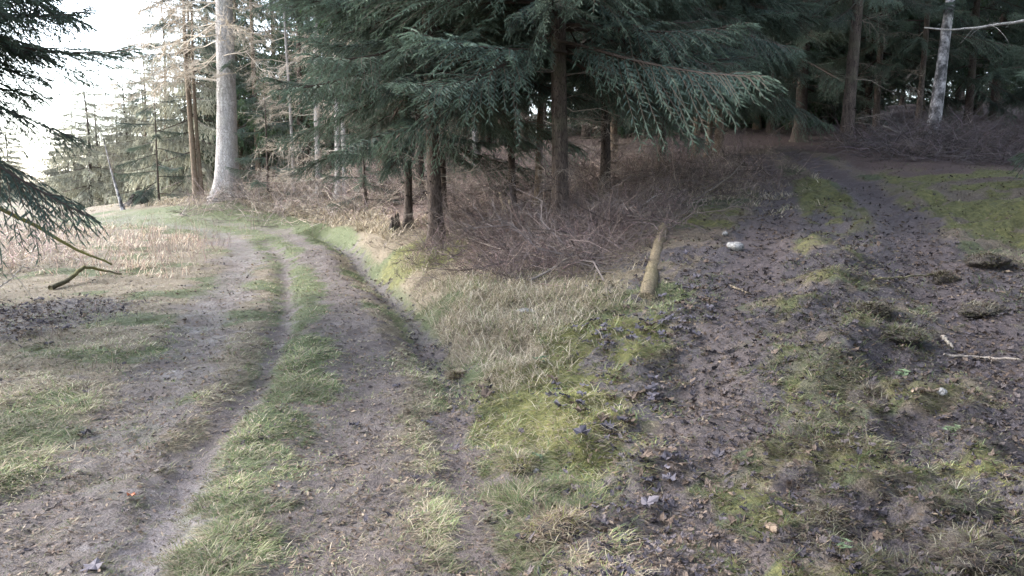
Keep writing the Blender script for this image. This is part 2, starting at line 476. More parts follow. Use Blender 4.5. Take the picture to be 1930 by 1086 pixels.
def ground_mat():
    m, nt, out = new_mat('forest_soil')
    a1 = N(nt, 'ShaderNodeAttribute'); a1.attribute_name = 'mask_a'
    a2 = N(nt, 'ShaderNodeAttribute'); a2.attribute_name = 'mask_b'
    s1 = N(nt, 'ShaderNodeSeparateColor'); nt.links.new(a1.outputs['Color'], s1.inputs[0])
    s2 = N(nt, 'ShaderNodeSeparateColor'); nt.links.new(a2.outputs['Color'], s2.inputs[0])
    mud, green, litter = s1.outputs[0], s1.outputs[1], s1.outputs[2]
    moss, floor, wet = s2.outputs[0], s2.outputs[1], s2.outputs[2]
    tc = N(nt, 'ShaderNodeTexCoord'); ob = tc.outputs['Object']
    nf = noise(nt, 60, 5, 0.7, ob); nm = noise(nt, 14, 5, 0.65, ob); nb = noise(nt, 2.2, 4, 0.6, ob); nx = noise(nt, 190, 3, 0.7, ob)
    straw = ramp(nt, nf, [(0.3, (0.06, 0.048, 0.034)), (0.5, (0.135, 0.108, 0.072)), (0.68, (0.25, 0.205, 0.14))])
    greenc = ramp(nt, nf, [(0.3, (0.035, 0.042, 0.02)), (0.55, (0.075, 0.09, 0.035)), (0.75, (0.14, 0.15, 0.065))])
    mossc = ramp(nt, nm, [(0.3, (0.04, 0.042, 0.014)), (0.5, (0.095, 0.096, 0.028)), (0.7, (0.16, 0.15, 0.05))])
    mudc = ramp(nt, nm, [(0.25, (0.036, 0.027, 0.024)), (0.5, (0.082, 0.063, 0.057)), (0.75, (0.132, 0.106, 0.096))])
    mudc = mixc(nt, 0.55, mudc, ramp(nt, nx, [(0.35, (0.024, 0.018, 0.016)), (0.7, (0.21, 0.168, 0.15))]))
    flo = ramp(nt, nf, [(0.3, (0.045, 0.03, 0.024)), (0.5, (0.105, 0.070, 0.055)), (0.72, (0.19, 0.135, 0.105))])
    lit = ramp(nt, nf, [(0.32, (0.028, 0.024, 0.024)), (0.5, (0.07, 0.06, 0.06)), (0.7, (0.16, 0.135, 0.125))])
    def edge(mask, lo=0.35, hi=0.65, amt=0.5):
        # break the border of a patch up with noise
        ad = N(nt, 'ShaderNodeMath', operation='MULTIPLY_ADD'); ad.inputs[1].default_value = amt
        nt.links.new(nm, ad.inputs[0]); nt.links.new(mask, ad.inputs[2])
        mr = N(nt, 'ShaderNodeMapRange'); mr.interpolation_type = 'SMOOTHSTEP'
        mr.inputs[1].default_value = lo + amt / 2; mr.inputs[2].default_value = hi + amt / 2
        nt.links.new(ad.outputs[0], mr.inputs[0])
        return mr.outputs[0]
    c = mixc(nt, edge(green), straw, greenc)
    c = mixc(nt, edge(moss), c, mossc)
    c = mixc(nt, edge(floor), c, flo)
    c = mixc(nt, edge(litter), c, lit)
    me_ = edge(mud, 0.3, 0.85, 0.7)
    c = mixc(nt, me_, c, mudc)
    c = mixc(nt, a1.outputs['Alpha'], c, mixc(nt, 1.0, c, (0.55, 0.535, 0.60), 'MULTIPLY'))  # painted shade: right-hand ground darkened and cooled in its colour
    c = mixc(nt, wet, c, (0.125, 0.105, 0.105))
    p = N(nt, 'ShaderNodeBsdfPrincipled')
    nt.links.new(c, p.inputs['Base Color'])
    rr = N(nt, 'ShaderNodeMapRange'); rr.inputs[3].default_value = 0.85; rr.inputs[4].default_value = 0.32
    nt.links.new(wet, rr.inputs[0])
    dm = N(nt, 'ShaderNodeMath', operation='MULTIPLY'); nt.links.new(me_, dm.inputs[0])
    dr_ = N(nt, 'ShaderNodeMapRange'); dr_.inputs[1].default_value = 0.45; dr_.inputs[2].default_value = 0.65; dr_.inputs[3].default_value = 0.0; dr_.inputs[4].default_value = 0.38
    nt.links.new(nb, dr_.inputs[0]); nt.links.new(dr_.outputs[0], dm.inputs[1])
    sb = N(nt, 'ShaderNodeMath', operation='SUBTRACT'); nt.links.new(rr.outputs[0], sb.inputs[0]); nt.links.new(dm.outputs[0], sb.inputs[1])
    sb.use_clamp = True
    mx_ = N(nt, 'ShaderNodeMath', operation='MAXIMUM'); mx_.inputs[1].default_value = 0.3; nt.links.new(sb.outputs[0], mx_.inputs[0])
    nt.links.new(mx_.outputs[0], p.inputs['Roughness'])
    p.inputs['Specular IOR Level'].default_value = 0.35
    h1 = N(nt, 'ShaderNodeMath', operation='MULTIPLY_ADD'); h1.inputs[1].default_value = 0.4
    nt.links.new(nf, h1.inputs[0]); nt.links.new(nm, h1.inputs[2])
    h2 = N(nt, 'ShaderNodeMath', operation='MULTIPLY_ADD'); h2.inputs[1].default_value = 0.2
    nt.links.new(nx, h2.inputs[0]); nt.links.new(h1.outputs[0], h2.inputs[2])
    b = N(nt, 'ShaderNodeBump'); b.inputs['Strength'].default_value = 1.0; b.inputs['Distance'].default_value = 0.05
    nt.links.new(h2.outputs[0], b.inputs['Height']); nt.links.new(b.outputs[0], p.inputs['Normal'])
    nt.links.new(p.outputs[0], out.inputs[0])
    return m
M_GROUND = ground_mat()

# ------------------------------------------------------------------ ground sheet
nx_, xs_ = 440, 2.4
u = np.linspace(-math.asinh(400 / xs_), math.asinh(400 / xs_), nx_)
gx = xs_ * np.sinh(u)
gy = [2.2]
dy = 0.034
while gy[-1] < 420:
    gy.append(gy[-1] + dy); dy *= 1.0138
gy = np.concatenate([np.linspace(-60, 2.0, 26), np.array(gy)])
GX, GY = np.meshgrid(gx, gy)
GH = height(GX, GY)
mk = masks(GX.ravel(), GY.ravel())
V = np.stack([GX.ravel(), GY.ravel(), GH], -1)
ny_ = len(gy)
I = np.arange(nx_ * ny_).reshape(ny_, nx_)
F = np.stack([I[:-1, :-1], I[:-1, 1:], I[1:, 1:], I[1:, :-1]], -1).reshape(-1, 4)
me = raw_mesh('ground', V, F, M_GROUND, np.stack([mk[0], mk[1], mk[2], right_dim(GX.ravel(), GY.ravel()) * (1 - 0.6 * mk[3])], -1), True, 'mask_a')  # alpha carries the painted shade of the right side
a = me.attributes.new('mask_b', 'FLOAT_COLOR', 'POINT')
a.data.foreach_set('color', np.concatenate([np.stack([mk[3], mk[4], mk[5]], -1), np.ones((len(V), 1))], 1).astype(np.float32).ravel())
ground = link('ground', me)
tag(ground, 'rutted forest ground where two tracks fork', None, kind='structure')

# ------------------------------------------------------------------ grass and litter (uncountable)
def blades(x, y, z, az, L, w, tilt, bend, col):
    """one curved three-triangle blade per root"""
    n = len(x)
    dirh = np.stack([np.cos(az), np.sin(az), np.zeros(n)], -1)
    side = np.stack([-np.sin(az), np.cos(az), np.zeros(n)], -1) * (w / 2)[:, None]
    up = np.array([0, 0, 1.0])
    root = np.stack([x, y, z - 0.004], -1)
    t1 = tilt; t2 = np.minimum(tilt + bend, 1.75)
    d1 = dirh * np.sin(t1)[:, None] + up * np.cos(t1)[:, None]
    d2 = dirh * np.sin(t2)[:, None] + up * np.cos(t2)[:, None]
    mid = root + d1 * (L * 0.5)[:, None]
    tip = mid + d2 * (L * 0.5)[:, None]
    V = np.stack([root - side, root + side, mid + side * 0.8, mid - side * 0.8, tip], 1)
    b = (np.arange(n) * 5)[:, None, None]
    F = np.array([[0, 1, 2], [0, 2, 3], [3, 2, 4]])[None] + b
    C = np.repeat(col[:, None, :], 5, 1)
    return V.reshape(-1, 3), F.reshape(-1, 3), C.reshape(-1, 3)

def pick(n, table):
    t = np.array(table); i = RNG.integers(0, len(t), n)
    c = t[i] * RNG.uniform(0.75, 1.25, (n, 1))
    return c

STRAW = [(0.30, 0.255, 0.18), (0.26, 0.215, 0.145), (0.36, 0.315, 0.225), (0.2, 0.163, 0.113), (0.27, 0.24, 0.155), (0.15, 0.122, 0.09)]
GREEN = [(0.105, 0.135, 0.055), (0.145, 0.165, 0.07), (0.19, 0.195, 0.09), (0.085, 0.12, 0.055), (0.125, 0.15, 0.065)]
MOSS = [(0.14, 0.145, 0.045), (0.19, 0.18, 0.06), (0.11, 0.115, 0.035), (0.22, 0.20, 0.085)]
BROWN = [(0.13, 0.09, 0.065), (0.18, 0.13, 0.09), (0.22, 0.17, 0.12), (0.1, 0.07, 0.05)]

def scatter(n, y0, y1, spread=0.78, pad=1.2, power=None):
    u = RNG.random(n)
    y = y0 * (y1 / y0) ** u
    x = RNG.uniform(-1, 1, n) * (spread * y + pad)
    return x, y

def make_grass():
    acc = Acc()
    for (n, y0, y1, far) in ((450000, 2.4, 8.5, False), (400000, 8.5, 30, True)):
        x, y = scatter(n, y0, y1)
        mud, green, litter, moss, floor, wet, n1, n2 = masks(x, y)
        cl = fbm(x * 9, y * 9, 55, 2)
        keep = (1 - 0.82 * sstep(0.2, 0.95, mud)) * (1 - 0.6 * litter) * (1 - 0.75 * floor) * (0.3 + 1.3 * sstep(0.3, 0.62, cl))
        k = RNG.random(n) < keep
        x, y, green, moss, litter, floor, n1, n2, mud = (q[k] for q in (x, y, green, moss, litter, floor, n1, n2, mud))
        n = len(x)
        z = height(x, y)
        rz = RNG.random(n)
        pg = np.clip(0.12 + 0.5 * green + 0.12 * n1, 0, 0.66) * (1 - 0.3 * floor)
        kind = np.where(rz < pg, 1, 0)
        kind = np.where(RNG.random(n) < moss * 0.8, 2, kind)
        kind = np.where((kind == 0) & (RNG.random(n) < 0.25 + 0.6 * floor + 0.35 * litter + 0.4 * mud), 3, kind)
        wedge = np.exp(-(pdist(x, y, WEDGE) / 0.8) ** 2); cen = np.exp(-(pdist(x, y, CENTER_R) / 0.7) ** 2)
        kind = np.where((RNG.random(n) < 0.35 * cen), 3, kind)
        col = np.where((kind == 0)[:, None], pick(n, STRAW), 0) + np.where((kind == 1)[:, None], pick(n, GREEN), 0) \
            + np.where((kind == 2)[:, None], pick(n, MOSS), 0) + np.where((kind == 3)[:, None], pick(n, BROWN), 0)
        patch = fbm(x * 2.2, y * 2.2, 171, 3)
        col = col * (0.62 + 0.76 * sstep(0.3, 0.7, patch))[:, None]
        col = col * (1 - 0.22 * cen)[:, None]
        col = col * (1 - (right_dim(x, y) * (1 - 0.6 * moss))[:, None] * np.array([0.42, 0.36, 0.36]))  # shade put into the colour of the right-hand blades
        L = RNG.uniform(0.025, 0.085, n) * (0.7 + 0.8 * n1)
        L = np.where(kind == 2, L * 0.75, L); L = np.where(kind == 0, L * 1.4, L)
        L = L * (1 + 0.65 * wedge + 0.12 * cen) * (1 - 0.45 * mud) * (1 + 0.4 * sstep(10, 25, y))
        w = RNG.uniform(0.0024, 0.0044, n) * (y / 3.5) ** 0.72
        e = 0.05
        gxn = height(x + e, y) - z; gyn = height(x, y + e) - z
        down = np.arctan2(-gyn, -gxn)
        flow = fbm(x * 1.3, y * 1.3, 91, 2) * 9.0
        r_ = RNG.random(n)
        az = np.where(r_ < 0.45, down + RNG.normal(0, 0.6, n), np.where(r_ < 0.75, flow + RNG.normal(0, 0.6, n), RNG.uniform(0, 6.283, n)))
        tilt = np.where(kind == 1, RNG.uniform(0.7, 1.4, n), RNG.uniform(1.0, 1.55, n))
        bend = RNG.uniform(0.1, 0.8, n)
        V, F, C = blades(x, y, z, az, L, w, tilt, bend, col)
        if far:      # one triangle a blade where blades are finer than the eye can part
            V = V.reshape(n, 5, 3)[:, [0, 1, 4]].reshape(-1, 3); F = np.arange(3 * n).reshape(-1, 3); C = np.repeat(col, 3, 0)
        acc.add(V, F, C)
    o = link('grass', acc.mesh('grass', M_GRASS))
    tag(o, 'short matted green and straw grass on the tracks and banks', 'grass', kind='stuff')
make_grass()

def make_debris():
    n = 110000
    x, y = scatter(n, 2.4, 16)
    mud, green, litter, moss, floor, wet, n1, n2 = masks(x, y)
    k = RNG.random(n) < (0.35 + 0.5 * mud + 0.4 * litter) * (0.3 + sstep(0.35, 0.6, fbm(x * 5, y * 5, 71, 2))) * (1 - 0.7 * wet)
    x, y = x[k], y[k]; n = len(x); z = height(x, y)
    az = RNG.uniform(0, 6.283, n); L = RNG.uniform(0.008, 0.045, n) * (1 + 0.04 * y); w = RNG.uniform(0.0025, 0.007, n) * (y / 3.5) ** 0.6
    d = np.stack([np.cos(az), np.sin(az), RNG.normal(0.1, 0.25, n)], -1); sd = np.stack([-np.sin(az), np.cos(az), RNG.normal(0, 0.5, n)], -1) * w[:, None]
    c = np.stack([x, y, z + RNG.uniform(0.002, 0.012, n)], -1)
    V = np.stack([c - d * L[:, None] / 2, c + sd, c + d * L[:, None] / 2, c - sd], 1).reshape(-1, 3)
    F = (np.array([[0, 1, 2], [0, 2, 3]])[None] + (np.arange(n) * 4)[:, None, None]).reshape(-1, 3)
    col = pick(n, BROWN + [(0.05, 0.04, 0.035), (0.06, 0.045, 0.04), (0.04, 0.035, 0.035), (0.09, 0.075, 0.07), (0.16, 0.125, 0.095)])
    col = col * (1 - 0.4 * right_dim(x, y)[:, None])  # crumbs on the right dimmed in colour as well
    acc = Acc(); acc.add(V, F, np.repeat(col, 4, 0))
    o = link('debris', acc.mesh('debris', M_GRASS))
    tag(o, 'crumbs of bark, needles and broken straw trodden into the tracks', 'debris', kind='stuff')
make_debris()

def tall_grass(name, label, spots, Lr, dens, cols, w0, tilt=(0.3, 1.2), lean=None):
    acc = Acc()
    for (cx, cy, rx, ry, n) in spots:
        n = int(n * dens)
        k = max(1, n // 14)
        tx = cx + RNG.normal(0, 0.5, k) * rx; ty = cy + RNG.normal(0, 0.5, k) * ry
        ti = RNG.integers(0, k, n)
        x = tx[ti] + RNG.normal(0, 0.07, n) * (1 + cy / 25); y = ty[ti] + RNG.normal(0, 0.07, n) * (1 + cy / 25)
        ok = pdist(x, y, ROAD_L) > 1.75
        x, y, ti = x[ok], y[ok], ti[ok]
        n = len(x)
        z = height(x, y)
        L = RNG.uniform(*Lr, n) * RNG.uniform(0.6, 1.2, k)[ti]
        az = (RNG.uniform(0, 6.28, k)[ti] if lean is None else lean) + RNG.normal(0, 0.9, n)
        w = np.full(n, w0) * (max(cy, 4) / 5) ** 0.7 * RNG.uniform(0.7, 1.3, n)
        acc.add(*blades(x, y, z, az, L, w, RNG.uniform(*tilt, n), RNG.uniform(0.3, 1.1, n), pick(n, cols)))
    o = link(name, acc.mesh(name, M_GRASS))
    tag(o, label, 'dry grass', kind='stuff')

def sp(px, py, rx, ry, n):
    p = at(px, py)
    return (p.x, p.y, rx, ry, n)

PALE = [(0.44, 0.38, 0.29), (0.37, 0.31, 0.23), (0.5, 0.44, 0.34), (0.3, 0.25, 0.185), (0.4, 0.33, 0.25)]
PINK = [(0.42, 0.31, 0.24), (0.36, 0.26, 0.2), (0.48, 0.38, 0.29), (0.28, 0.2, 0.16)]
tall_grass('bank_grass', 'pale dry grass tussocks on the bank beyond the bend', [
    sp(420, 392, 3.5, 2, 3000), sp(500, 400, 3, 2, 3600), sp(570, 405, 3, 2, 3600), sp(630, 415, 2.0, 2, 2600), sp(660, 430, 1.2, 2, 1500),
    sp(330, 395, 4, 3, 2500), sp(720, 440, 1, 1.2, 700), sp(250, 400, 5, 4, 2500)], (0.14, 0.46), 1.15, PALE + STRAW, 0.0085, (0.5, 1.45))
tall_grass('slope_grass', 'bleached straw grass hanging over the slope beside the ditch', [
    sp(880, 600, 0.8, 1.3, 2200), sp(960, 640, 0.6, 0.9, 1700), sp(820, 560, 0.8, 1.6, 2000), sp(950, 580, 0.8, 1.2, 1700), sp(900, 530, 1.0, 1.6, 1500), sp(760, 520, 0.5, 1.5, 1000), sp(1080, 570, 0.8, 1.0, 1600), sp(1206, 572, 0.15, 0.2, 90), sp(980, 700, 0.4, 0.5, 900), sp(1040, 600, 0.6, 0.8, 900),
    sp(1300, 350, 2.5, 3, 1700), sp(1380, 370, 1.2, 2.5, 1500), sp(930, 720, 0.35, 0.4, 500)], (0.10, 0.32), 1.0, STRAW + PALE[:4] + GREEN[:2], 0.004, (0.5, 1.45))
tall_grass('meadow_grass', 'pinkish dry weeds in the meadow inside the bend', [
    sp(330, 460, 1.8, 3, 1600), sp(250, 440, 3, 4, 1700), sp(180, 470, 2, 3, 1000), sp(80, 440, 4, 4, 1600), sp(270, 500, 1.2, 1.5, 900), sp(60, 500, 1.5, 2, 500),
    sp(130, 425, 4, 3, 900)], (0.10, 0.34), 0.5, PINK + PALE, 0.006, (0.2, 1.3))

# ------------------------------------------------------------------ twigs, boughs, branches (prototypes)
def norm(v):
    return v / (np.linalg.norm(v, axis=-1, keepdims=True) + 1e-9)

def spray(stems0, stems1, per, nl, nw, col, acc, core=0.0):
    """needles along twiglets p0->p1"""
    P0 = np.array(stems0); P1 = np.array(stems1)
    n = len(P0)
    d = P1 - P0; L = np.linalg.norm(d, axis=1, keepdims=True); d = d / (L + 1e-9)
    r = norm(RNG.normal(0, 1, (n, 3)))
    a = norm(np.cross(d, r)); b = np.cross(d, a)
    t = (np.arange(per) + 0.5) / per
    ph = RNG.uniform(0, 6.28, (n, 1)) + np.arange(per)[None] * 2.4
    base = P0[:, None] + d[:, None] * (t[None, :, None] * L[:, None])
    rad = np.cos(ph)[..., None] * a[:, None] + np.sin(ph)[..., None] * b[:, None]
    nd = norm(rad * 0.75 + d[:, None] * 0.66)
    sd = np.cross(nd, d[:, None]); sd = norm(sd)
    ll = nl * RNG.uniform(0.7, 1.15, (n, per, 1)) * (1 - 0.35 * t[None, :, None])
    if core > 0:
        bb = norm(a + b * RNG.normal(0, 1, (n, 1)))
        for vec in (bb, np.cross(d, bb)):
            m_ = P0 + d * L * 0.45
            W = np.stack([P0, m_ - vec * core, P1, m_ + vec * core], 1).reshape(-1, 3)
            bi = (np.arange(n) * 4)[:, None, None]
            FF = (np.array([[0, 1, 2], [0, 2, 3]])[None] + bi).reshape(-1, 3)
            acc.add(W, FF, np.repeat(np.array(col)[None] * RNG.uniform(0.65, 1.1, (n, 1)), 4, 0))
    A = base - sd * nw / 2; B = base + sd * nw / 2; C = base + nd * ll
    V = np.stack([A, B, C], 2).reshape(-1, 3)
    F = np.arange(len(V)).reshape(-1, 3)
    k = RNG.uniform(0.7, 1.3, (n, 1, 1, 1)) * np.ones((n, per, 3, 1))
    CC = (np.array(col)[None, None, None] * k).reshape(-1, 3)
    acc.add(V, F, CC)

GREENS = [(0.098, 0.136, 0.110), (0.086, 0.124, 0.103), (0.108, 0.142, 0.104)]
def bough(seed, L=2.4, droop=0.38, up=0.16, hang=0.8, coarse=False, col=(0.05, 0.08, 0.05), tip=(0.09, 0.14, 0.07), dense=1.0, bare=0.15):
    rng = np.random.default_rng(seed)
    acc = Acc()
    K = 9
    def axis(s):
        s = np.asarray(s)
        return np.stack([L * s * (1 - 0.06 * s), 0.05 * L * np.sin(s * 3 + seed), L * (-droop * s ** 1.15 + up * s ** 3)], -1)
    ss = np.linspace(0, 1, K)
    A = axis(ss)
    rad = 0.020 * (1 - ss) ** 0.8 + 0.003
    Vt, Ft = tubes(A[None], rad[None], 4)
    acc.add(Vt, Ft, (0.06, 0.045, 0.036))
    sec = []
    s0 = []; s1 = []; q0 = []; q1 = []
    m = int(L / (0.040 if coarse else 0.030) * dense)
    for i in range(m):
        s = bare + (1 - bare) * (i + rng.random() * 0.6) / m
        p = axis(s); t = norm(axis(min(s + 0.02, 1.02)) - axis(s - 0.02))
        sd = 1 if i % 2 else -1
        lat = np.array([-t[1], t[0], 0]) * sd; lat = lat / (np.linalg.norm(lat) + 1e-9)
        ang = math.radians(rng.uniform(40, 62) - 18 * s)
        roll = rng.normal(0, 0.38)
        lat = lat * math.cos(roll) + np.array([0, 0, 1.0]) * math.sin(roll)
        d = t * math.cos(ang) + lat * math.sin(ang)
        prof = min(1.0, 1.25 * (1 - s) ** 0.75 + 0.16) * min(1, 0.45 + 2.2 * (s - bare))
        l2 = 0.72 * prof * rng.uniform(0.65, 1.15) * L / 2.4
        kk = 5
        ts = np.linspace(0, 1, kk)
        sag = hang * rng.uniform(0.6, 1.3)
        C = p[None] + d[None] * (ts * l2)[:, None] + np.array([0, 0, -1.0])[None] * (ts ** 1.7 * l2 * sag)[:, None]
        sec.append(C)
        nt_ = max(3, int(l2 / (0.030 if not coarse else 0.06)))
        for j in range(nt_):
            f = (j + rng.random()) / nt_
            if f < 0.12 and s < 0.5:
                continue
            x = f * (kk - 1); i0 = min(int(x), kk - 2)
            q = C[i0] + (C[i0 + 1] - C[i0]) * (x - i0)
            tt = norm(C[i0 + 1] - C[i0])
            la = norm(np.cross(tt, np.array([0, 0, 1.0]))) * (1 if j % 2 else -1)
            dd = norm(tt * 0.75 + la * rng.uniform(0.35, 1.0) + np.array([0, 0, -1.0]) * hang * rng.uniform(0.1, 0.75))
            lt = rng.uniform(0.07, 0.16) * (1.05 - 0.45 * f) * (1.5 if coarse else 1)
            (s0 if f < 0.75 and s < 0.86 else q0).append(q)
            (s1 if f < 0.75 and s < 0.86 else q1).append(q + dd * lt)
        q0.append(C[-2]); q1.append(C[-1])
    S = np.array(sec)
    if coarse:
        S = S[:, ::2]
    Vt, Ft = tubes(S, np.tile(np.linspace(0.0045, 0.002, S.shape[1]), (len(S), 1)), 3)
    acc.add(Vt, Ft, (0.075, 0.055, 0.042))
    for a0, a1, cc in ((s0, s1, col), (q0, q1, tip)):
        if not a0:
            continue
        if coarse:
            spray(a0, a1, 4, 0.06, 0.022, cc, acc, 0.028)
        else:
            spray(a0, a1, 11, 0.021, 0.0040, cc, acc, 0.0062)
    return acc

print('bough protos')
BOUGHS = [bough(s, L, dr, up, hg, False, GREENS[s % 3], (0.112, 0.156, 0.115)).mesh('bough', M_NEEDLE)
          for s, L, dr, up, hg in ((1, 2.4, 0.40, 0.14, 0.40), (2, 2.5, 0.52, 0.12, 0.55), (3, 2.3, 0.34, 0.18, 0.35), (4, 2.6, 0.60, 0.14, 0.65), (5, 2.2, 0.30, 0.13, 0.5), (6, 2.5, 0.46, 0.22, 0.3))]
BOUGHS += [bough(s, L, dr, up, hg, False, GREENS[s % 3], (0.112, 0.156, 0.115), dense=dn, bare=ba).mesh('bough', M_NEEDLE) for s, L, dr, up, hg, dn, ba in ((7, 2.3, 0.50, 0.08, 0.5, 1.0, 0.3), (8, 2.6, 0.36, 0.2, 0.45, 0.85, 0.3))]
CBOUGH = [bough(s, 2.4, 0.4, 0.14, 0.9, True, GREENS[s % 3], (0.075, 0.115, 0.06), 0.6) for s in (11, 12, 13, 14)]
LBOUGH = [bough(s, 2.4, 0.4, 0.10, 1.3, True, (0.27, 0.268, 0.205), (0.38, 0.37, 0.285), 0.6) for s in (15, 16)]  # yellowish boughs, paled in colour to stand in for haze

def dead_branch(seed, L=1.5, n2=10, n3=5, curve=-0.2, col=(0.22, 0.185, 0.155), r=0.011, thin=1.0):
    rng = np.random.default_rng(seed)
    K = 5; ts = np.linspace(0, 1, K)
    lines = []; radii = []
    def twig(p, d, l, r0, sag):
        wob = rng.normal(0, 0.05 * l, (K, 3)); wob[0] = 0
        C = p[None] + d[None] * (ts * l)[:, None] + np.array([0, 0, 1.0])[None] * (ts ** 2 * l * sag)[:, None] + wob
        lines.append(C); radii.append(r0 * (1 - ts * 0.8))
        return C
    C0 = twig(np.zeros(3), np.array([1.0, 0, 0]), L, r, curve)
    for i in range(n2):
        f = rng.uniform(0.2, 1); x = f * (K - 1); i0 = min(int(x), K - 2)
        p = C0[i0] + (C0[i0 + 1] - C0[i0]) * (x - i0)
        d = norm(np.array([0.8, rng.choice([-1, 1]) * rng.uniform(0.4, 1.1), rng.uniform(-0.5, 0.25)]))
        C1 = twig(p, d, L * 0.42 * rng.uniform(0.4, 1) * (1.2 - 0.6 * f), 0.004 * thin, rng.uniform(-0.4, 0.1))
        for j in range(n3):
            g = rng.uniform(0.2, 1); x = g * (K - 1); i0 = min(int(x), K - 2)
            p = C1[i0] + (C1[i0 + 1] - C1[i0]) * (x - i0)
            d2 = norm(d + rng.normal(0, 0.7, 3))
            twig(p, d2, L * 0.16 * rng.uniform(0.4, 1.1), 0.0025 * thin, rng.uniform(-0.5, 0.1))
    V, F = tubes(np.array(lines), np.array(radii), 3)
    acc = Acc(); acc.add(V, F, np.array(col))
    return acc

DEADA = [dead_branch(s, 1.5, n2, n3, cv) for s, n2, n3, cv in ((21, 9, 4, -0.25), (22, 12, 5, -0.1), (23, 7, 3, -0.4), (24, 14, 6, 0.05), (25, 5, 2, -0.15))]
DEAD = [a_.mesh('dead_branch', M_TWIG) for a_ in DEADA]
DDEAD = [dead_branch(s, 1.4, 12, 5, -0.2, c_, 0.012, 1.2).mesh('dead_branch', M_TWIG) for s, c_ in ((26, (0.07, 0.053, 0.048)), (27, (0.055, 0.043, 0.04)), (28, (0.11, 0.09, 0.082)))]
SDEADA = [dead_branch(s, 1.5, 12, 6, cv, (0.27, 0.24, 0.205)) for s, cv in ((21, -0.25), (22, -0.1), (24, 0.05))]
PDEADA = [dead_branch(s, 1.7, 16, 8, cv, (0.42, 0.36, 0.29), 0.012, 1.3) for s, cv in ((31, -0.1), (32, 0.05), (33, -0.25))]
PDEAD = [a_.mesh('pale_dead_branch', M_TWIG) for a_ in PDEADA]

def xf(acc, M3, t, s=1.0):
    V = np.concatenate(acc.v) * s
    return V @ np.array(M3).T + np.array(t), np.concatenate(acc.f), np.concatenate(acc.c)

def rot_zy(az, el):
    ca, sa, ce, se = math.cos(az), math.sin(az), math.cos(el), math.sin(el)
    Rz = np.array([[ca, -sa, 0], [sa, ca, 0], [0, 0, 1]]); Ry = np.array([[ce, 0, -se], [0, 1, 0], [se, 0, ce]])
    return Rz @ Ry

def crown_mesh(seed, protos, nw=16, per=5, name='crown', blen=1.0, mat=None):
    """crown 10 m tall, lowest boughs 2.4 m long"""
    rng = np.random.default_rng(seed)
    acc = Acc()
    for i in range(nw):
        f = i / (nw - 1)
        for j in range(per):
            az = 6.283 * (j + rng.random() * 0.7) / per + i * 1.3
            s = (1.0 - 0.88 * f) * rng.uniform(0.75, 1.12) * blen
            V, F, C = xf(protos[rng.integers(len(protos))], rot_zy(az, rng.uniform(-0.1, 0.12) + 0.45 * f), (0, 0, 10 * f + rng.uniform(-0.15, 0.15)), s)
            acc.add(V, F, C * rng.uniform(0.8, 1.2))
    return acc.mesh(name, mat or M_NEEDLE)

print('crowns')
CROWNS = [crown_mesh(s, CBOUGH, 14, 5) for s in (41, 42)]
LCROWNS = [crown_mesh(s, LBOUGH, 15, 5, blen=1.15) for s in (44,)]

def dead_skirt(seed, protos, n, h0, h1, name='dead_branches'):
    rng = np.random.default_rng(seed); acc = Acc()
    for i in range(n):
        z = rng.uniform(h0, h1)
        V, F, C = xf(protos[rng.integers(len(protos))], rot_zy(rng.uniform(0, 6.283), rng.uniform(-0.25, 0.25)), (0, 0, z), rng.uniform(0.45, 1.15))
        acc.add(V, F, C * rng.uniform(0.7, 1.2))
    return acc.mesh(name, M_TWIG)
SKIRTS = [dead_skirt(s, SDEADA, 25, 0.5, 6.0) for s in (51, 52, 53)]

def trunk_mesh(seed, H, r0, mat, flare=0.5, sides=12, lean=(0, 0), wob=0.05, rings=26, sink=0.25, top=0.15, pw=0.85):
    rng = np.random.default_rng(seed)
    zs = np.concatenate([[-sink], np.linspace(0, 1.0, 9) ** 1.3 * 1.2, np.linspace(1.5, H, rings)])
    t = np.clip(zs / H, 0, 1)
    r = r0 * ((1 - t) ** pw * (1 - top) + top * (1 - t)) + r0 * flare * np.exp(-np.maximum(zs, -0.1) / (0.1 + 1.4 * r0))
    th = np.arange(sides) / sides * 2 * math.pi
    lob = 1 + 0.22 * np.sin(th * 5 + rng.random() * 6)[None] * np.exp(-np.maximum(zs, 0) / (0.1 + 1.2 * r0))[:, None] + rng.normal(0, 0.025, (len(zs), sides))
    wx = wob * np.sin(zs * 0.5 + rng.random() * 6) + lean[0] * zs; wy = wob * np.cos(zs * 0.43 + rng.random() * 6) + lean[1] * zs
    wx -= wx[1]; wy -= wy[1]
    V = np.stack([wx[:, None] + r[:, None] * lob * np.cos(th)[None], wy[:, None] + r[:, None] * lob * np.sin(th)[None], np.repeat(zs[:, None], sides, 1)], -1)
    idx = np.arange(len(zs) * sides).reshape(len(zs), sides)
    a = idx[:-1]; b = np.roll(idx, -1, 1)[:-1]; c = np.roll(idx, -1, 1)[1:]; d = idx[1:]
    F = np.concatenate([np.stack([a, b, c], -1).reshape(-1, 3), np.stack([a, c, d], -1).reshape(-1, 3)])
    return raw_mesh('trunk', V.reshape(-1, 3), F, mat, None, True)

def empty(name, loc, rz=0.0):
    o = bpy.data.objects.new(name, None); COL.objects.link(o)
    o.location = loc; o.rotation_euler = (0, 0, rz); o.empty_display_size = 0.3
    return o

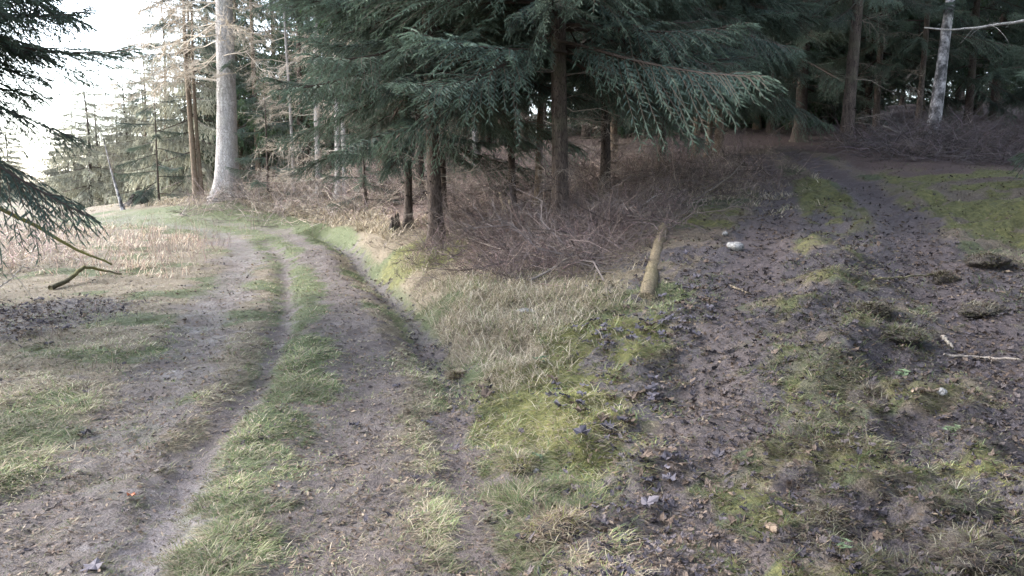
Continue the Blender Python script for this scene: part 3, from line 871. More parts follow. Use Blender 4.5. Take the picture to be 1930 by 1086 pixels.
def put_boughs(root, H, z0, z1, n, smin, smax, seed, az0=0, az1=6.283, pitch=(-0.25, 0.15), name='bough', protos=None):
    rng = np.random.default_rng(seed)
    protos = protos or BOUGHS
    for i in range(n):
        f = (i + rng.random()) / n
        z = z0 + (z1 - z0) * f
        az = az0 + (az1 - az0) * ((i * 0.618034 + rng.random() * 0.12) % 1.0)
        link(name, protos[rng.integers(len(protos))], root, (0, 0, z), (rng.uniform(-0.45, 0.45), rng.uniform(*pitch), az), float(rng.uniform(smin, smax)) * (1.0 - 0.25 * f))

def put_dead(root, z0, z1, n, smin, smax, seed, protos=None, az0=0, az1=6.283, name='dead_branch'):
    rng = np.random.default_rng(seed)
    protos = protos or DEAD
    for i in range(n):
        z = rng.uniform(z0, z1)
        link(name, protos[rng.integers(len(protos))], root, (0, 0, z), (rng.uniform(-0.8, 0.8), rng.uniform(-0.25, 0.3), rng.uniform(az0, az1)), float(rng.uniform(smin, smax)))

def spruce(label, pos, H, r0, cb, blen, seed, nb=26, ztop=7.0, nd=10, bark=None, group=None, name='spruce_tree', flare=0.5, lean=(0, 0), dead=(0.5, 1.0), az=(0, 6.283), protos=None, upper=True, deadz=None):
    """a near spruce: trunk, single boughs up to ztop, crown above, dead branches below"""
    root = empty(name, pos)
    tag(root, label, 'tree', group)
    link('trunk', trunk_mesh(seed, H, r0, bark or M_BARK, flare, 14, lean), root)
    rg = np.random.default_rng(seed + 900)
    ns = 34; zz = np.sort(rg.uniform(0.35, max(cb + 1.5, 3), ns)); aa = rg.uniform(0, 6.283, ns)
    rr_ = r0 * (1 - zz / H) ** 0.85 * 0.9; ll = rg.uniform(0.02, 0.11, ns) * (0.5 + r0 * 5)
    dd = np.stack([np.cos(aa), np.sin(aa), rg.uniform(-0.3, 0.2, ns)], -1)
    b0 = dd * rr_[:, None]; b0[:, 2] = zz
    b0[:, 0] += lean[0] * zz; b0[:, 1] += lean[1] * zz
    Vs, Fs = tubes(np.stack([b0, b0 + dd * ll[:, None]], 1), np.stack([rg.uniform(0.008, 0.018, ns), rg.uniform(0.005, 0.011, ns)], 1), 5)
    st = link('branch_stubs', raw_mesh('branch_stubs', Vs, Fs, M_ROT), root); st['kind'] = 'stuff'
    if nb:
        put_boughs(root, H, cb, ztop, nb, blen * 0.75, blen * 1.15, seed, az[0], az[1], protos=protos)
    if upper:
        link('crown', CROWNS[seed % 2], root, (0, 0, ztop - 0.6), (0, 0, seed * 1.7), (blen * 0.95, blen * 0.95, (H - ztop + 0.4) / 10))
    if nd:
        put_dead(root, *(deadz or (0.5, max(cb + 1.0, 1.5))), nd, *dead, seed + 5)
    return root

# ------------------------------------------------------------------ trees one can pick out
print('trees')
# centre group on the bank between the tracks
spruce('slim dark spruce beside the jagged black stump, with a low skirt of branches', at(770, 427), 14, 0.085, 1.9, 1.05, 101, 52, 5.6, 16, dead=(0.4, 0.9))
spruce('stout brown spruce rising behind the mossy patch beside the ditch', at(822, 458), 17, 0.135, 3.0, 1.3, 102, 60, 6.0, 18, dead=(0.5, 1.0))
spruce('thin dark spruce pole close behind the stout brown spruce', at(835, 400), 13, 0.075, 3.2, 0.9, 103, 14, 5.5, 20)
spruce('slender spruce pole left of the two cut pale stakes', at(966, 392), 13, 0.08, 3.2, 1.0, 104, 16, 5.8, 18)
spruce('slender tan spruce pole just left of the thick central spruce', at(1014, 385), 13, 0.08, 3.6, 0.95, 105, 16, 6.0, 18, bark=M_BARKT)
spruce('thick central spruce with scaly brown bark and branch stubs', at(1056, 436), 20, 0.145, 2.9, 1.35, 106, 76, 6.5, 24, dead=(0.4, 1.0))
spruce('slim grey-brown spruce right of the thick central spruce', at(1140, 365), 14, 0.11, 2.6, 1.3, 107, 46, 6.5, 22)
spruce('dark spruce pole behind the bramble slope, left of the tan trio', at(1245, 330), 14, 0.10, 2.6, 1.3, 108, 50, 7, 26)
spruce('left tan trunk of the trio at the top of the bramble slope', at(1310, 300), 14, 0.10, 2.3, 1.2, 109, 40, 7.5, 12, bark=M_BARKT)
spruce('middle tan trunk of the trio at the top of the bramble slope', at(1335, 298), 14, 0.085, 2.6, 0.9, 110, 20, 7.5, 8, bark=M_BARKT)
spruce('right tan trunk of the trio at the top of the bramble slope', at(1354, 296), 15, 0.12, 2.0, 1.3, 111, 48, 7.5, 10, bark=M_BARKT)

# right side, along the climbing path
spruce('straight brown spruce standing alone right of the climbing path', at(1595, 275), 18, 0.17, 3.6, 1.1, 112, 36, 9, 12)
spruce('dark spruce stem at the head of the climbing path', at(1507, 266), 15, 0.20, 1.8, 1.2, 113, 46, 8, 10)
spruce('grey spruce pole between the lone brown spruce and the leaning birch', at(1650, 258), 15, 0.11, 2.2, 1.1, 114, 40, 9, 10)
spruce('thin grey spruce pole just left of the leaning birch', at(1728, 252), 15, 0.09, 2.4, 1.1, 115, 38, 9, 10)
e = px_at(2330, 300, 11.5)
spruce('spruce at the right edge, boughs reaching into view beside the birch', Vector((e[0], 11.5, gz(e[0], 11.5))), 17, 0.17, 1.3, 1.25, 116, 36, 6.5, 6)
e = px_at(2150, 300, 19.0)
spruce('spruce behind the brush heap at the right edge', Vector((e[0], 19, gz(e[0], 19))), 17, 0.17, 1.6, 1.2, 117, 32, 7.5, 6)
# left edge
spruce('spruce at the left edge whose dark boughs hang over the meadow', Vector((-7.4, 8.6, gz(-7.4, 8.6))), 11, 0.15, 3.2, 1.2, 118, 104, 6.0, 8)

# pale old tree at the bend
p = at(428, 374)
root = empty('old_spruce', p); tag(root, 'huge pale trunk of an old tree at the bend of the track', 'tree')
link('trunk', trunk_mesh(201, 26, 0.37, M_BARKP, 0.75, 28, (0.022, 0), 0.05, 60), root)
link('crown', CROWNS[1], root, (0, 0, 12), (0, 0, 1), (1.4, 1.4, 1.3))
put_dead(root, 4.0, 11.5, 32, 1.0, 2.2, 202, PDEAD, name='dead_branch')
put_dead(root, 4.0, 8.5, 16, 1.6, 2.4, 205, PDEAD, 2.4, 4.0, name='dead_branch')
put_boughs(root, 20, 4.4, 5.2, 3, 0.5, 0.8, 203, -1.0, 1.5)
# twin tan poles left of it, pale poles to its right
spruce('tan spruce pole in front of the pair left of the old tree', at(370, 378), 13, 0.12, 4.8, 1.0, 120, 12, 9, 8, bark=M_BARKT)
spruce('thinner tan spruce pole of the pair left of the old tree', at(381, 376), 12, 0.09, 5.2, 0.9, 121, 10, 9, 6, bark=M_BARKT)
for px, py, r, lab, sd in ((554, 368, 0.06, 'thinnest pale pole among the dry twigs right of the old tree', 122),
                           (602, 372, 0.11, 'pale dead-looking pole with spruce boughs hanging over its top', 123),
                           (637, 378, 0.10, 'left one of two close pale poles by the spruce skirt', 124),
                           (652, 376, 0.09, 'right one of two close pale poles by the spruce skirt', 125)):
    spruce(lab, at(px, py), 14, r, 6, 0.9, sd, 6, 9, 0, bark=M_BARKP)
    put_dead(bpy.data.objects[[o.name for o in COL.objects if o.type == 'EMPTY'][-1]], 0.6, 6, 16, 0.7, 1.4, sd, PDEAD)
# young spruces
for px, py, h, lab, sd in ((505, 381, 4.6, 'young green spruce tucked right of the old trunk', 130), (690, 400, 4.2, 'young spruce with feathery low branches left of the slim dark spruce', 131),
                           (300, 380, 6.5, 'small drooping spruce at the meadow end of the bank', 132)):
    p = at(px, py); root = empty('young_spruce', p); tag(root, lab, 'tree')
    link('trunk', trunk_mesh(sd, h, 0.05, M_BARK, 0.3, 8), root)
    rng = np.random.default_rng(sd)
    for i in range(24):
        f = i / 24; link('bough', BOUGHS[rng.integers(5)], root, (0, 0, 0.35 + f * (h - 0.5)), (0, rng.uniform(-0.5, -0.1), i * 2.4), (1 - 0.85 * f) * 0.62 * h / 4)

def birch(label, pos, H, r0, lean, seed, nb=8):
    root = empty('birch_tree', pos); tag(root, label, 'tree')
    link('trunk', trunk_mesh(seed, H, r0, M_BIRCH, 0.35, 12, lean, 0.10, 24), root)
    rng = np.random.default_rng(seed)
    for i in range(nb):
        z = H * rng.uniform(0.35, 0.95)
        link('branch', DEAD[rng.integers(5)], root, (lean[0] * z, lean[1] * z, z), (0, -0.6, rng.uniform(0, 6.28)), 1.2)
    return root
birch('white-barked birch leaning over the brush heap on the right', at(1757, 256), 12, 0.17, (0.13, 0.02), 301)
birch('distant pale birch stem seen between the central spruces', at(900, 325), 11, 0.11, (-0.01, 0), 302)
birch('small birch leaning left at the far end of the meadow', at(232, 396), 3.4, 0.075, (-0.22, 0), 303, 4)

# ------------------------------------------------------------------ the forest behind
print('forest')
taken = []
TR = [trunk_mesh(400 + i, 16, 0.13, m_, 0.45, 9, (0, 0), 0.06, 16) for i, m_ in enumerate((M_BARK, M_BARK, M_BARKT, M_BARK))]
def fill(n, xr, yr, label, group, seed, H=(13, 18), cb=(2.6, 4.5), ok=None, crowns=None, mind=1.5, blen=(0.85, 1.2), skirt=True, name='forest_spruce'):
    rng = np.random.default_rng(seed); c = 0; tries = 0
    while c < n and tries < n * 40:
        tries += 1
        x = rng.uniform(*xr); y = rng.uniform(*yr)
        if ok and not ok(x, y):
            continue
        if any((x - a) ** 2 + (y - b) ** 2 < mind ** 2 for a, b in taken):
            continue
        taken.append((x, y)); c += 1
        h = rng.uniform(*H); b0 = rng.uniform(*cb); bl = rng.uniform(*blen)
        root = empty(name, (x, y, gz(x, y)), rng.uniform(0, 6.28))
        tag(root, label, 'tree', group)
        sc = rng.uniform(0.75, 1.3)
        link('trunk', TR[rng.integers(4)], root, (0, 0, 0), (0, 0, 0), (sc, sc, h / 16))
        cr = crowns or CROWNS
        link('crown', cr[rng.integers(len(cr))], root, (0, 0, b0), (0, 0, rng.uniform(0, 6.28)), (bl, bl, (h - b0) / 10))
        if skirt:
            link('dead_branches', SKIRTS[rng.integers(3)], root, (0, 0, 0), (0, 0, rng.uniform(0, 6.28)), (1.0, 1.0, b0 / 4.5))

def right_ok(x, y):
    return pdist(np.array([x]), np.array([y]), PATH_R)[0] > 2.6
for X_, Y_ in ((9.7, 29.0), (12.6, 27.5), (15.3, 26.0), (17.0, 24.0), (19.5, 27.0), (7.6, 31.5), (5.2, 30.0)):
    taken.append((X_, Y_))
    root = empty('forest_spruce', (X_, Y_, gz(X_, Y_))); tag(root, 'low-boughed spruce in the front rank of the dark stand', 'tree', 'front rank of the dark stand')
    link('trunk', TR[0], root, (0, 0, 0), (0, 0, 0), (1, 1, 1.05))
    put_boughs(root, 16, 1.4, 8.5, 44, 0.9, 1.3, int(X_ * 10))
    link('crown', CROWNS[0], root, (0, 0, 7.5), (0, 0, X_), (1.2, 1.2, 0.9))
fill(40, (9.5, 34), (27, 52), 'dim spruce in the dark stand above the climbing path', 'spruces of the dark stand on the right', 501, ok=lambda x, y: right_ok(x, y) and x / y > 0.22)
fill(28, (-7, 9), (21, 48), 'grey dead-skirted spruce in the stand behind the central trees', 'spruces of the stand between the tracks', 502, cb=(3.2, 5.5), blen=(0.6, 0.85), ok=lambda x, y: x / y > -0.2 and x / y < 0.24)
fill(30, (3, 16), (31, 50), 'dim spruce closing off the head of the climbing path', 'spruces at the head of the climbing path', 503, cb=(0.5, 1.6), blen=(1.0, 1.3))
fill(30, (-26, -7), (35, 62), 'pale-lit spruce behind the bank beyond the bend', 'spruces behind the bank at the bend', 504, cb=(1.0, 4), ok=lambda x, y: -0.40 < x / y < -0.19 and x / y > -0.36 - 0.002 * (y - 35) and pdist(np.array([x]), np.array([y]), ROAD_L)[0] > 4)
fill(12, (-36, -20), (44, 70), 'low yellow-green conifer in the thicket across the meadow', 'conifers across the meadow', 505, H=(7, 10.5), cb=(0.8, 1.6), ok=lambda x, y: -0.60 < x / y < -0.36, crowns=LCROWNS, skirt=False, mind=2.2)
for k_, (px_, Y_, h_) in enumerate(((372, 38, 13.5), (325, 42, 12.0), (405, 44, 15.0), (285, 46, 10.5))):
    q_ = px_at(px_, 380, Y_); taken.append((q_[0], Y_))
    root = empty('forest_conifer', (q_[0], Y_, gz(q_[0], Y_)))
    tag(root, ('tallest sunlit yellowish conifer behind the tan pole pair', 'mid-height yellowish conifer left of the tan pole pair', 'yellowish conifer half hidden by the old pale trunk', 'lowest yellowish conifer beside the drooping small spruce')[k_], 'tree')
    link('trunk', TR[2], root, (0, 0, 0), (0, 0, 0), (1, 1, h_ / 16))
    link('crown', LCROWNS[0], root, (0, 0, 1.0), (0, 0, k_ * 1.1), (1.1, 1.1, (h_ - 1) / 10))
fill(16, (-85, -32), (75, 110), 'far conifer painted haze-pale at the end of the meadow', 'far conifers beyond the meadow', 506, H=(8, 11), cb=(0.8, 1.6), ok=lambda x, y: -0.75 < x / y < -0.38, crowns=LCROWNS, skirt=False, mind=3, blen=(1.1, 1.6))
fill(26, (10, 44), (46, 62), 'low-boughed spruce at the back of the dark stand', 'spruces at the back of the dark stand', 508, cb=(0.3, 1.2), blen=(1.1, 1.5), ok=lambda x, y: right_ok(x, y))
fill(26, (-12, 12), (46, 66), 'low-boughed spruce at the back of the stand between the tracks', 'spruces at the back of the middle stand', 509, cb=(0.3, 1.2), blen=(1.1, 1.5), ok=lambda x, y: x / y > -0.2)
fill(4, (-24, -14), (-18, 0), 'unseen tall spruce added for shade behind the viewer, meadow side', 'unseen shading spruces behind the viewer', 510, H=(15, 19), cb=(1.5, 3), blen=(1.1, 1.4), mind=2.2, skirt=False)  # out of view, added to shade the foreground
fill(14, (5, 24), (-14, 0), 'unseen tall spruce added for shade behind the viewer, climbing side', 'unseen shading spruces behind the viewer on the right', 511, H=(15, 19), cb=(1.5, 3), blen=(1.1, 1.4), mind=2.2, skirt=False, ok=lambda x, y: x > 4 - 0.3 * y)  # out of view, added to block sky light from the right
fill(16, (7, 24), (-6, 14), 'unseen tall spruce added near the viewer to shade the climbing path', 'unseen shading spruces close on the right', 507, H=(15, 18), cb=(3, 4.5), ok=lambda x, y: x > 6.5 + 0.62 * max(y, 0), skirt=False)  # also unseen, put here to darken the right-hand ground

ORD = 'first second third fourth fifth sixth seventh eighth ninth tenth eleventh twelfth thirteenth fourteenth fifteenth sixteenth'.split()
for g_ in ('front rank of the dark stand', 'conifers across the meadow', 'far conifers beyond the meadow'):
    mem = sorted((o for o in COL.objects if o.get('group') == g_), key=lambda o: o.location.x / o.location.y)
    for k_, o in enumerate(mem):
        o['label'] = o['label'] + ', ' + ORD[k_] + ' from the left'

for g_, deep_y, cuts in (
        ('spruces of the dark stand on the right', 37, ((1595, 'left of the lone brown spruce'), (1757, 'between lone brown spruce and birch'), (9999, 'right of the leaning birch'))),
        ('spruces of the stand between the tracks', 33, ((822, 'left of the stout brown spruce'), (1056, 'left of the thick central spruce'), (9999, 'right of the thick central spruce'))),
        ('spruces at the head of the climbing path', 40, ((1507, 'left of the dark stem'), (9999, 'right of the dark stem'))),
        ('spruces behind the bank at the bend', 46, ((428, 'left of the old trunk'), (602, 'between old trunk and pale poles'), (9999, 'right of the pale poles')))):
    for o in COL.objects:
        if o.get('group') == g_:
            px_ = 965 + FPX * o.location.x / (o.location.y * CP)
            word = next(w_ for c_, w_ in cuts if px_ < c_)
            base_ = {'spruces of the dark stand on the right': 'dim spruce above the climbing path', 'spruces of the stand between the tracks': 'grey spruce with dead lower twigs',
                     'spruces at the head of the climbing path': 'dim spruce closing off the climbing path', 'spruces behind the bank at the bend': 'spruce behind the bank at the bend'}[g_]
            o['label'] = ('deeper ' if o.location.y > deep_y else 'nearer ') + base_ + ', ' + word

# ------------------------------------------------------------------ heaps of brushwood
print('brush')
def arcs(n, cx, cy, rx, ry, Lr, r0, hz, seed, tilt=(0.7, 1.5), K=5, col=(0.17, 0.13, 0.11), colv=0.35, acc=None, pile=0.5):
    rng = np.random.default_rng(seed)
    a = rng.uniform(0, 6.283, n); rr = np.sqrt(rng.random(n))
    x = cx + rx * rr * np.cos(a); y = cy + ry * rr * np.sin(a)
    z = height(x, y) + hz * rng.random(n) * (1 - rr ** 2) - 0.01
    az = rng.uniform(0, 6.283, n); ti = rng.uniform(*tilt, n)
    d = np.stack([np.cos(az) * np.sin(ti), np.sin(az) * np.sin(ti), np.cos(ti)], -1)
    L = rng.uniform(*Lr, n)
    ts = np.linspace(0, 1, K)
    P = np.stack([x, y, z], -1)[:, None] + d[:, None] * (ts[None, :, None] * L[:, None, None])
    P[..., 2] -= (ts ** 2)[None] * (L * rng.uniform(0.0, 0.5, n))[:, None]
    P += rng.normal(0, 0.03, P.shape) * L[:, None, None]
    g = height(P[..., 0].ravel(), P[..., 1].ravel()).reshape(n, K) + 0.005
    P[..., 2] = np.maximum(P[..., 2], g)
    R = r0 * rng.uniform(0.5, 1.4, n)[:, None] * (1 - 0.75 * ts)[None]
    V, F = tubes(P, R, 3)
    C = np.repeat(np.array(col)[None] * np.clip(rng.lognormal(-0.1, 0.45, (n, 1)), 0.3, 2.4) * rng.uniform(0.92, 1.08, (n, 3)), K * 3, 0)
    acc = acc or Acc()
    acc.add(V, F, C)
    return acc

def heap(name, label, cat, spots, seed, **kw):
    acc = Acc()
    for i, (px, py, rx, ry, hz, n) in enumerate(spots):
        p = at(px, py)
        arcs(n, p.x, p.y, rx, ry, kw.get('Lr', (0.25, 0.9)), kw.get('r0', 0.004), hz, seed + i, kw.get('tilt', (0.6, 1.5)), acc=acc, col=kw.get('col', (0.17, 0.13, 0.11)))
    o = link(name, acc.mesh(name, M_TWIG))
    tag(o, label, cat)
    hr = np.random.default_rng(seed + 77)
    for (px, py, rx, ry, hz, n) in spots:
        p = at(px, py)
        for i in range(int(n * kw.get('branchy', 0))):
            a = hr.uniform(0, 6.283); r = math.sqrt(hr.random())
            x = p.x + rx * r * math.cos(a); y = p.y + ry * r * math.sin(a)
            link('dead_branch', DDEAD[hr.integers(3)], o, (x, y, gz(x, y) + hz * hr.uniform(0.1, 0.9) * (1 - r * r) + 0.03), (hr.uniform(-3, 3), hr.uniform(-0.45, 0.15), hr.uniform(0, 6.283)), float(hr.choice((0.45, 0.6, 0.8, 1.0, 1.25))))
    return o

heap('brushwood_heap', 'tangled heap of dead brown twigs round the thick central spruce', 'brushwood',
     [(1000, 450, 2.2, 1.6, 0.36, 1300), (900, 440, 1.2, 1.6, 0.36, 600), (1060, 490, 1.4, 1.2, 0.28, 800), (1150, 440, 1.2, 1.4, 0.36, 600), (1200, 410, 1.0, 1.2, 0.3, 350), (1030, 515, 0.8, 0.6, 0.25, 350)], 601, col=(0.108, 0.081, 0.073), tilt=(0.35, 1.5), r0=0.0040, Lr=(0.2, 0.95), branchy=0.028)
heap('brushwood_heap', 'long low heap of grey twigs under the leaning birch', 'brushwood',
     [(1700, 285, 1.4, 1.6, 0.5, 700), (1800, 290, 2.0, 1.8, 0.75, 1200), (1915, 295, 2.0, 2.0, 0.8, 1200), (1610, 275, 0.8, 1.2, 0.3, 200)], 621, col=(0.105, 0.088, 0.089), r0=0.006, Lr=(0.3, 1.3), branchy=0.018)
heap('bramble_thicket', 'thicket of bare bramble stems on the slope below the tan trio', 'brambles',
     [(1250, 360, 1.8, 2.0, 0.4, 600), (1330, 345, 1.6, 2.5, 0.35, 600), (1200, 340, 2.5, 2.5, 0.4, 500), (1290, 320, 3, 3, 0.4, 500)], 641, Lr=(0.3, 1.2), tilt=(0.2, 1.45), col=(0.165, 0.128, 0.105), r0=0.0042, branchy=0.02)
heap('twig_mound', 'small rounded mound of grey twigs behind the peeled log', 'brushwood', [(1262, 388, 0.45, 0.4, 0.35, 260)], 651, Lr=(0.15, 0.5), col=(0.2, 0.165, 0.155))
heap('dry_thicket', 'dry twiggy undergrowth below the stand right of the old tree', 'undergrowth',
     [(560, 378, 4, 2, 0.8, 900), (650, 385, 3, 2.5, 0.7, 800), (480, 375, 2.5, 2, 0.6, 500), (720, 390, 2, 2, 0.5, 400)], 661, Lr=(0.4, 1.7), tilt=(0.25, 1.5), col=(0.27, 0.22, 0.185), r0=0.0065, branchy=0.02)
heap('undergrowth', 'grey tangle of twigs on the forest floor behind the central trees', 'undergrowth',
     [(900, 350, 3, 3, 0.5, 700), (1050, 345, 3, 3, 0.5, 700), (1170, 335, 3, 3, 0.5, 500), (960, 380, 2, 2, 0.4, 500)], 671, Lr=(0.4, 1.3), tilt=(0.2, 1.5), col=(0.13, 0.105, 0.095), r0=0.005, branchy=0.03)
heap('dry_bush', 'pale bare bush at the left edge of the meadow', 'bush', [(30, 500, 1.0, 1.0, 0.6, 260), (60, 450, 2.0, 1.5, 0.6, 300)], 681, Lr=(0.3, 1.1), tilt=(0.1, 1.3), col=(0.42, 0.33, 0.29), r0=0.005)
heap('dry_weeds', 'tall dry weed stalks along the meadow side of the track', 'weeds',
     [(340, 470, 1.0, 1.6, 0.0, 90), (270, 500, 1.0, 1.4, 0.0, 60), (300, 440, 2.4, 3, 0.0, 90), (180, 460, 2, 3, 0, 40)], 691, Lr=(0.35, 1.0), tilt=(0.0, 0.5), col=(0.34, 0.24, 0.2), r0=0.004)
for i, (px, py, lab) in enumerate(((205, 700, 'thin dry weed stalks standing nearest the left edge of the track'), (80, 640, 'dark weed stalks standing in the leaf patch at the left edge'),
                                  (195, 590, 'single clump of brown stalks behind the bright green patch'))):
    p = at(px, py)
    o = link('weed_stalks', arcs(9, p.x, p.y, 0.22, 0.15, (0.15, 0.4), 0.0028, 0, 700 + i, (0.0, 0.35), col=(0.13, 0.1, 0.08)).mesh('weed_stalks', M_TWIG))
    tag(o, lab, 'weeds')

# ------------------------------------------------------------------ logs, stumps, branches, stones
print('details')
def log_between(name, label, cat, a, b, r0, r1, mat, seed, lift=0.5, sides=12, end_mat=None, wob=0.02, k=14, g=True):
    rng = np.random.default_rng(seed)
    a = np.array(a); b = np.array(b); ts = np.linspace(0, 1, k)
    P = a[None] * (1 - ts)[:, None] + b[None] * ts[:, None]
    P[:, :2] += np.cumsum(rng.normal(0, wob / 3, (k, 2)), 0)
    R = (r0 * (1 - ts) + r1 * ts) * (1 + rng.normal(0, 0.03, k))
    if g:
        P[:, 2] = height(P[:, 0], P[:, 1]) + R * (lift if isinstance(lift, (int, float)) else np.interp(ts, np.linspace(0, 1, len(lift)), lift))
        if not isinstance(lift, (int, float)):
            P[:, 2] = np.interp(ts, [0, 1], [P[0, 2], P[-1, 2]])
    root = empty(name, a); tag(root, label, cat)
    V, F = tubes((P - a[None])[None], R[None], sides)
    nside = 2 * (k - 1) * sides
    nz = rng.normal(0, 0.03, (len(V), 1)); c = np.repeat((P - a[None]), sides, 0)
    V = c + (V - c) * (1 + nz)
    link('bark', raw_mesh('bark', V, F[:nside], mat, None, True), root)
    for e in (0, k - 1):
        W = V[e * sides:(e + 1) * sides]
        W = np.concatenate([W, W.mean(0, keepdims=True)])
        FF = np.array([(j, (j + 1) % sides, sides) for j in range(sides)])
        link('cut_end', raw_mesh('cut_end', W, FF, end_mat or M_CUT, None, False), root)
    return root

a = at(1217, 566); b = at(1250, 438)
log_between('log', 'peeled mossy log lying end-on up the wedge between the tracks', 'log', a, b, 0.094, 0.078, M_LOGB, 801, (-0.15, 0.75), k=26, wob=0.0, end_mat=M_LOGB)
a = at(1205, 423); b = at(1262, 398)
log_between('log', 'short tan log end poking from the brush behind the longer log', 'log', a, b, 0.07, 0.06, M_CUT, 802, 0.8)
a = at(930, 372); b = at(1010, 350)
log_between('fallen_log', 'black rotten trunk lying on the floor behind the slender poles', 'log', a, b, 0.16, 0.13, M_ROT, 803, 0.7, end_mat=M_ROT)
for px, py, dz, lean, lab in ((955, 402, 0.42, -0.1, 'taller pale cut stake in the brush heap'), (968, 405, 0.30, -0.05, 'shorter pale stake beside the taller one in the brush')):
    p = at(px, py)
    log_between('cut_stake', lab, 'stake', (p.x, p.y, p.z - 0.1), (p.x + lean, p.y, p.z + dz), 0.05 if dz > 0.4 else 0.03, 0.035, M_CUT, 805, 0, g=False, sides=8, k=6)

def stump(label, pos, r, h, seed):
    rng = np.random.default_rng(seed)
    sides = 18; rings = 8
    th = np.arange(sides) / sides * 6.283
    top = h * (0.35 + 0.65 * rng.random(sides) ** 1.5)
    V = []
    for i in range(rings):
        f = i / (rings - 1)
        rr = r * (1 + 0.9 * np.exp(-f * 5)) * (1 - 0.35 * f) * (1 + rng.normal(0, 0.06, sides))
        V.append(np.stack([rr * np.cos(th), rr * np.sin(th), -0.1 + (top + 0.1) * f], -1))
    for f in (0.9, 0.4):
        V.append(np.stack([r * 0.4 * np.cos(th), r * 0.4 * np.sin(th), top * f], -1))
    V = np.array(V).reshape(-1, 3)
    idx = np.arange((rings + 2) * sides).reshape(-1, sides)
    A = idx[:-1]; B = np.roll(idx, -1, 1)[:-1]; C = np.roll(idx, -1, 1)[1:]; D = idx[1:]
    F = np.concatenate([np.stack([A, B, C], -1).reshape(-1, 3), np.stack([A, C, D], -1).reshape(-1, 3)])
    o = link('tree_stump', raw_mesh('tree_stump', V, F, M_ROT, None, False), None, pos)
    tag(o, label, 'stump')
stump('jagged black rotten stump beside the slim dark spruce', at(745, 435), 0.13, 0.38, 811)
stump('low black stump in the shade behind the jagged stump', at(738, 376), 0.22, 0.4, 812)
stump('dark root stump at the end of the meadow thicket', at(262, 384), 0.5, 0.5, 813)

def branch(name, label, pts, r0, r1, mat, seed, subs=0, sublen=0.4):
    rng = np.random.default_rng(seed)
    P = np.array(pts, float)
    t0 = np.linspace(0, 1, len(P)); t = np.linspace(0, 1, 16)
    Q = np.stack([np.interp(t, t0, P[:, i]) for i in range(3)], -1)
    for _ in range(2):
        Q[1:-1] = (Q[:-2] + Q[1:-1] * 2 + Q[2:]) / 4
    Q += rng.normal(0, 0.006, Q.shape)
    o0 = Q[0].copy()
    root = empty(name, o0); tag(root, label, 'branch')
    V, F = tubes((Q - o0)[None], (r0 * (1 - t) + r1 * t)[None], 7)
    link('stem', raw_mesh('stem', V, F, mat, None, True), root)
    if subs:
        lines = []; rad = []
        for i in range(subs):
            k = rng.integers(3, 15); d = norm(norm(Q[min(k + 1, 15)] - Q[k - 1]) * 0.6 + rng.normal(0, 0.6, 3))
            l = sublen * rng.uniform(0.3, 1); ts = np.linspace(0, 1, 5)
            C = (Q[k] - o0)[None] + d[None] * (ts * l)[:, None] + np.array([0, 0, -0.3 * l])[None] * (ts ** 2)[:, None] + rng.normal(0, 0.012, (5, 3)) * ts[:, None]
            lines.append(C); rad.append(0.0055 * (1 - 0.7 * ts))
        V, F = tubes(np.array(lines), np.array(rad), 3)
        link('twigs', raw_mesh('twigs', V, F, mat, None, False), root)
    return root

# mossy branch slanting down at the left edge
branch('mossy_branch', 'yellow-mossed dead branch slanting down across the left edge', [px_at(-180, 330, 9.6), px_at(0, 390, 9.8), px_at(90, 440, 10.0), px_at(150, 475, 10.1), px_at(212, 498, 10.2)], 0.035, 0.012, M_MOSSY, 821, 6, 0.5)
branch('hanging_branch', 'thin dead branch hanging steeply above the mossy one', [px_at(-40, 280, 9.0), px_at(60, 380, 9.3), px_at(130, 445, 9.4)], 0.014, 0.006, M_MOSSY, 822, 8, 0.4)
def gp(px, py, lift=0.03):
    p = at(px, py); return np.array([p.x, p.y, p.z + lift])
branch('fallen_branch', 'curved dark fallen branch arched on the leaf patch', [gp(95, 548), gp(125, 540, 0.06), gp(150, 530, 0.16), gp(165, 528, 0.2), gp(195, 525, 0.12), gp(230, 524, 0.05)], 0.042, 0.014, M_MOSSY, 823, 8, 0.35)
a_ = gp(-20, 560, 0.05)
branch('fallen_branch', 'pale forked twig sticking up at the left edge of the leaf patch', [a_, a_ + (0.25, 0.05, 0.15), a_ + (0.5, 0.1, 0.42)], 0.014, 0.004, M_BARKP, 824, 7, 0.5)
branch('stick', 'dark stick lying across the climbing path before the black clod', [gp(1648, 530, 0.02), gp(1700, 530, 0.03), gp(1758, 527, 0.03)], 0.012, 0.008, M_MOSSY, 825, 2, 0.15)
branch('stick', 'short brown stick at the left rut of the climbing path', [gp(1375, 543, 0.02), gp(1412, 558, 0.02)], 0.013, 0.008, M_BARKT, 826)
branch('stick', 'short pale stick pointing at the viewer in the right rut', [gp(1775, 640, 0.02), gp(1795, 660, 0.02)], 0.014, 0.01, M_STICK, 827)
branch('stick', 'long thin pale stick at the right edge of the path', [gp(1780, 678, 0.03), gp(1850, 682, 0.03), gp(1926, 686, 0.03)], 0.010, 0.008, M_STICK, 828, 2, 0.12)
branch('stick', 'grey stick ending in a pale stone on the right path', [gp(1720, 742, 0.02), gp(1775, 742, 0.02)], 0.011, 0.008, M_BARKT, 829)
branch('stick', 'thin twig lying on the bare mud at the lower left', [gp(115, 910, 0.012), gp(150, 902, 0.012)], 0.006, 0.003, M_BARKT, 830)
a_ = gp(1310, 378, 0.0)
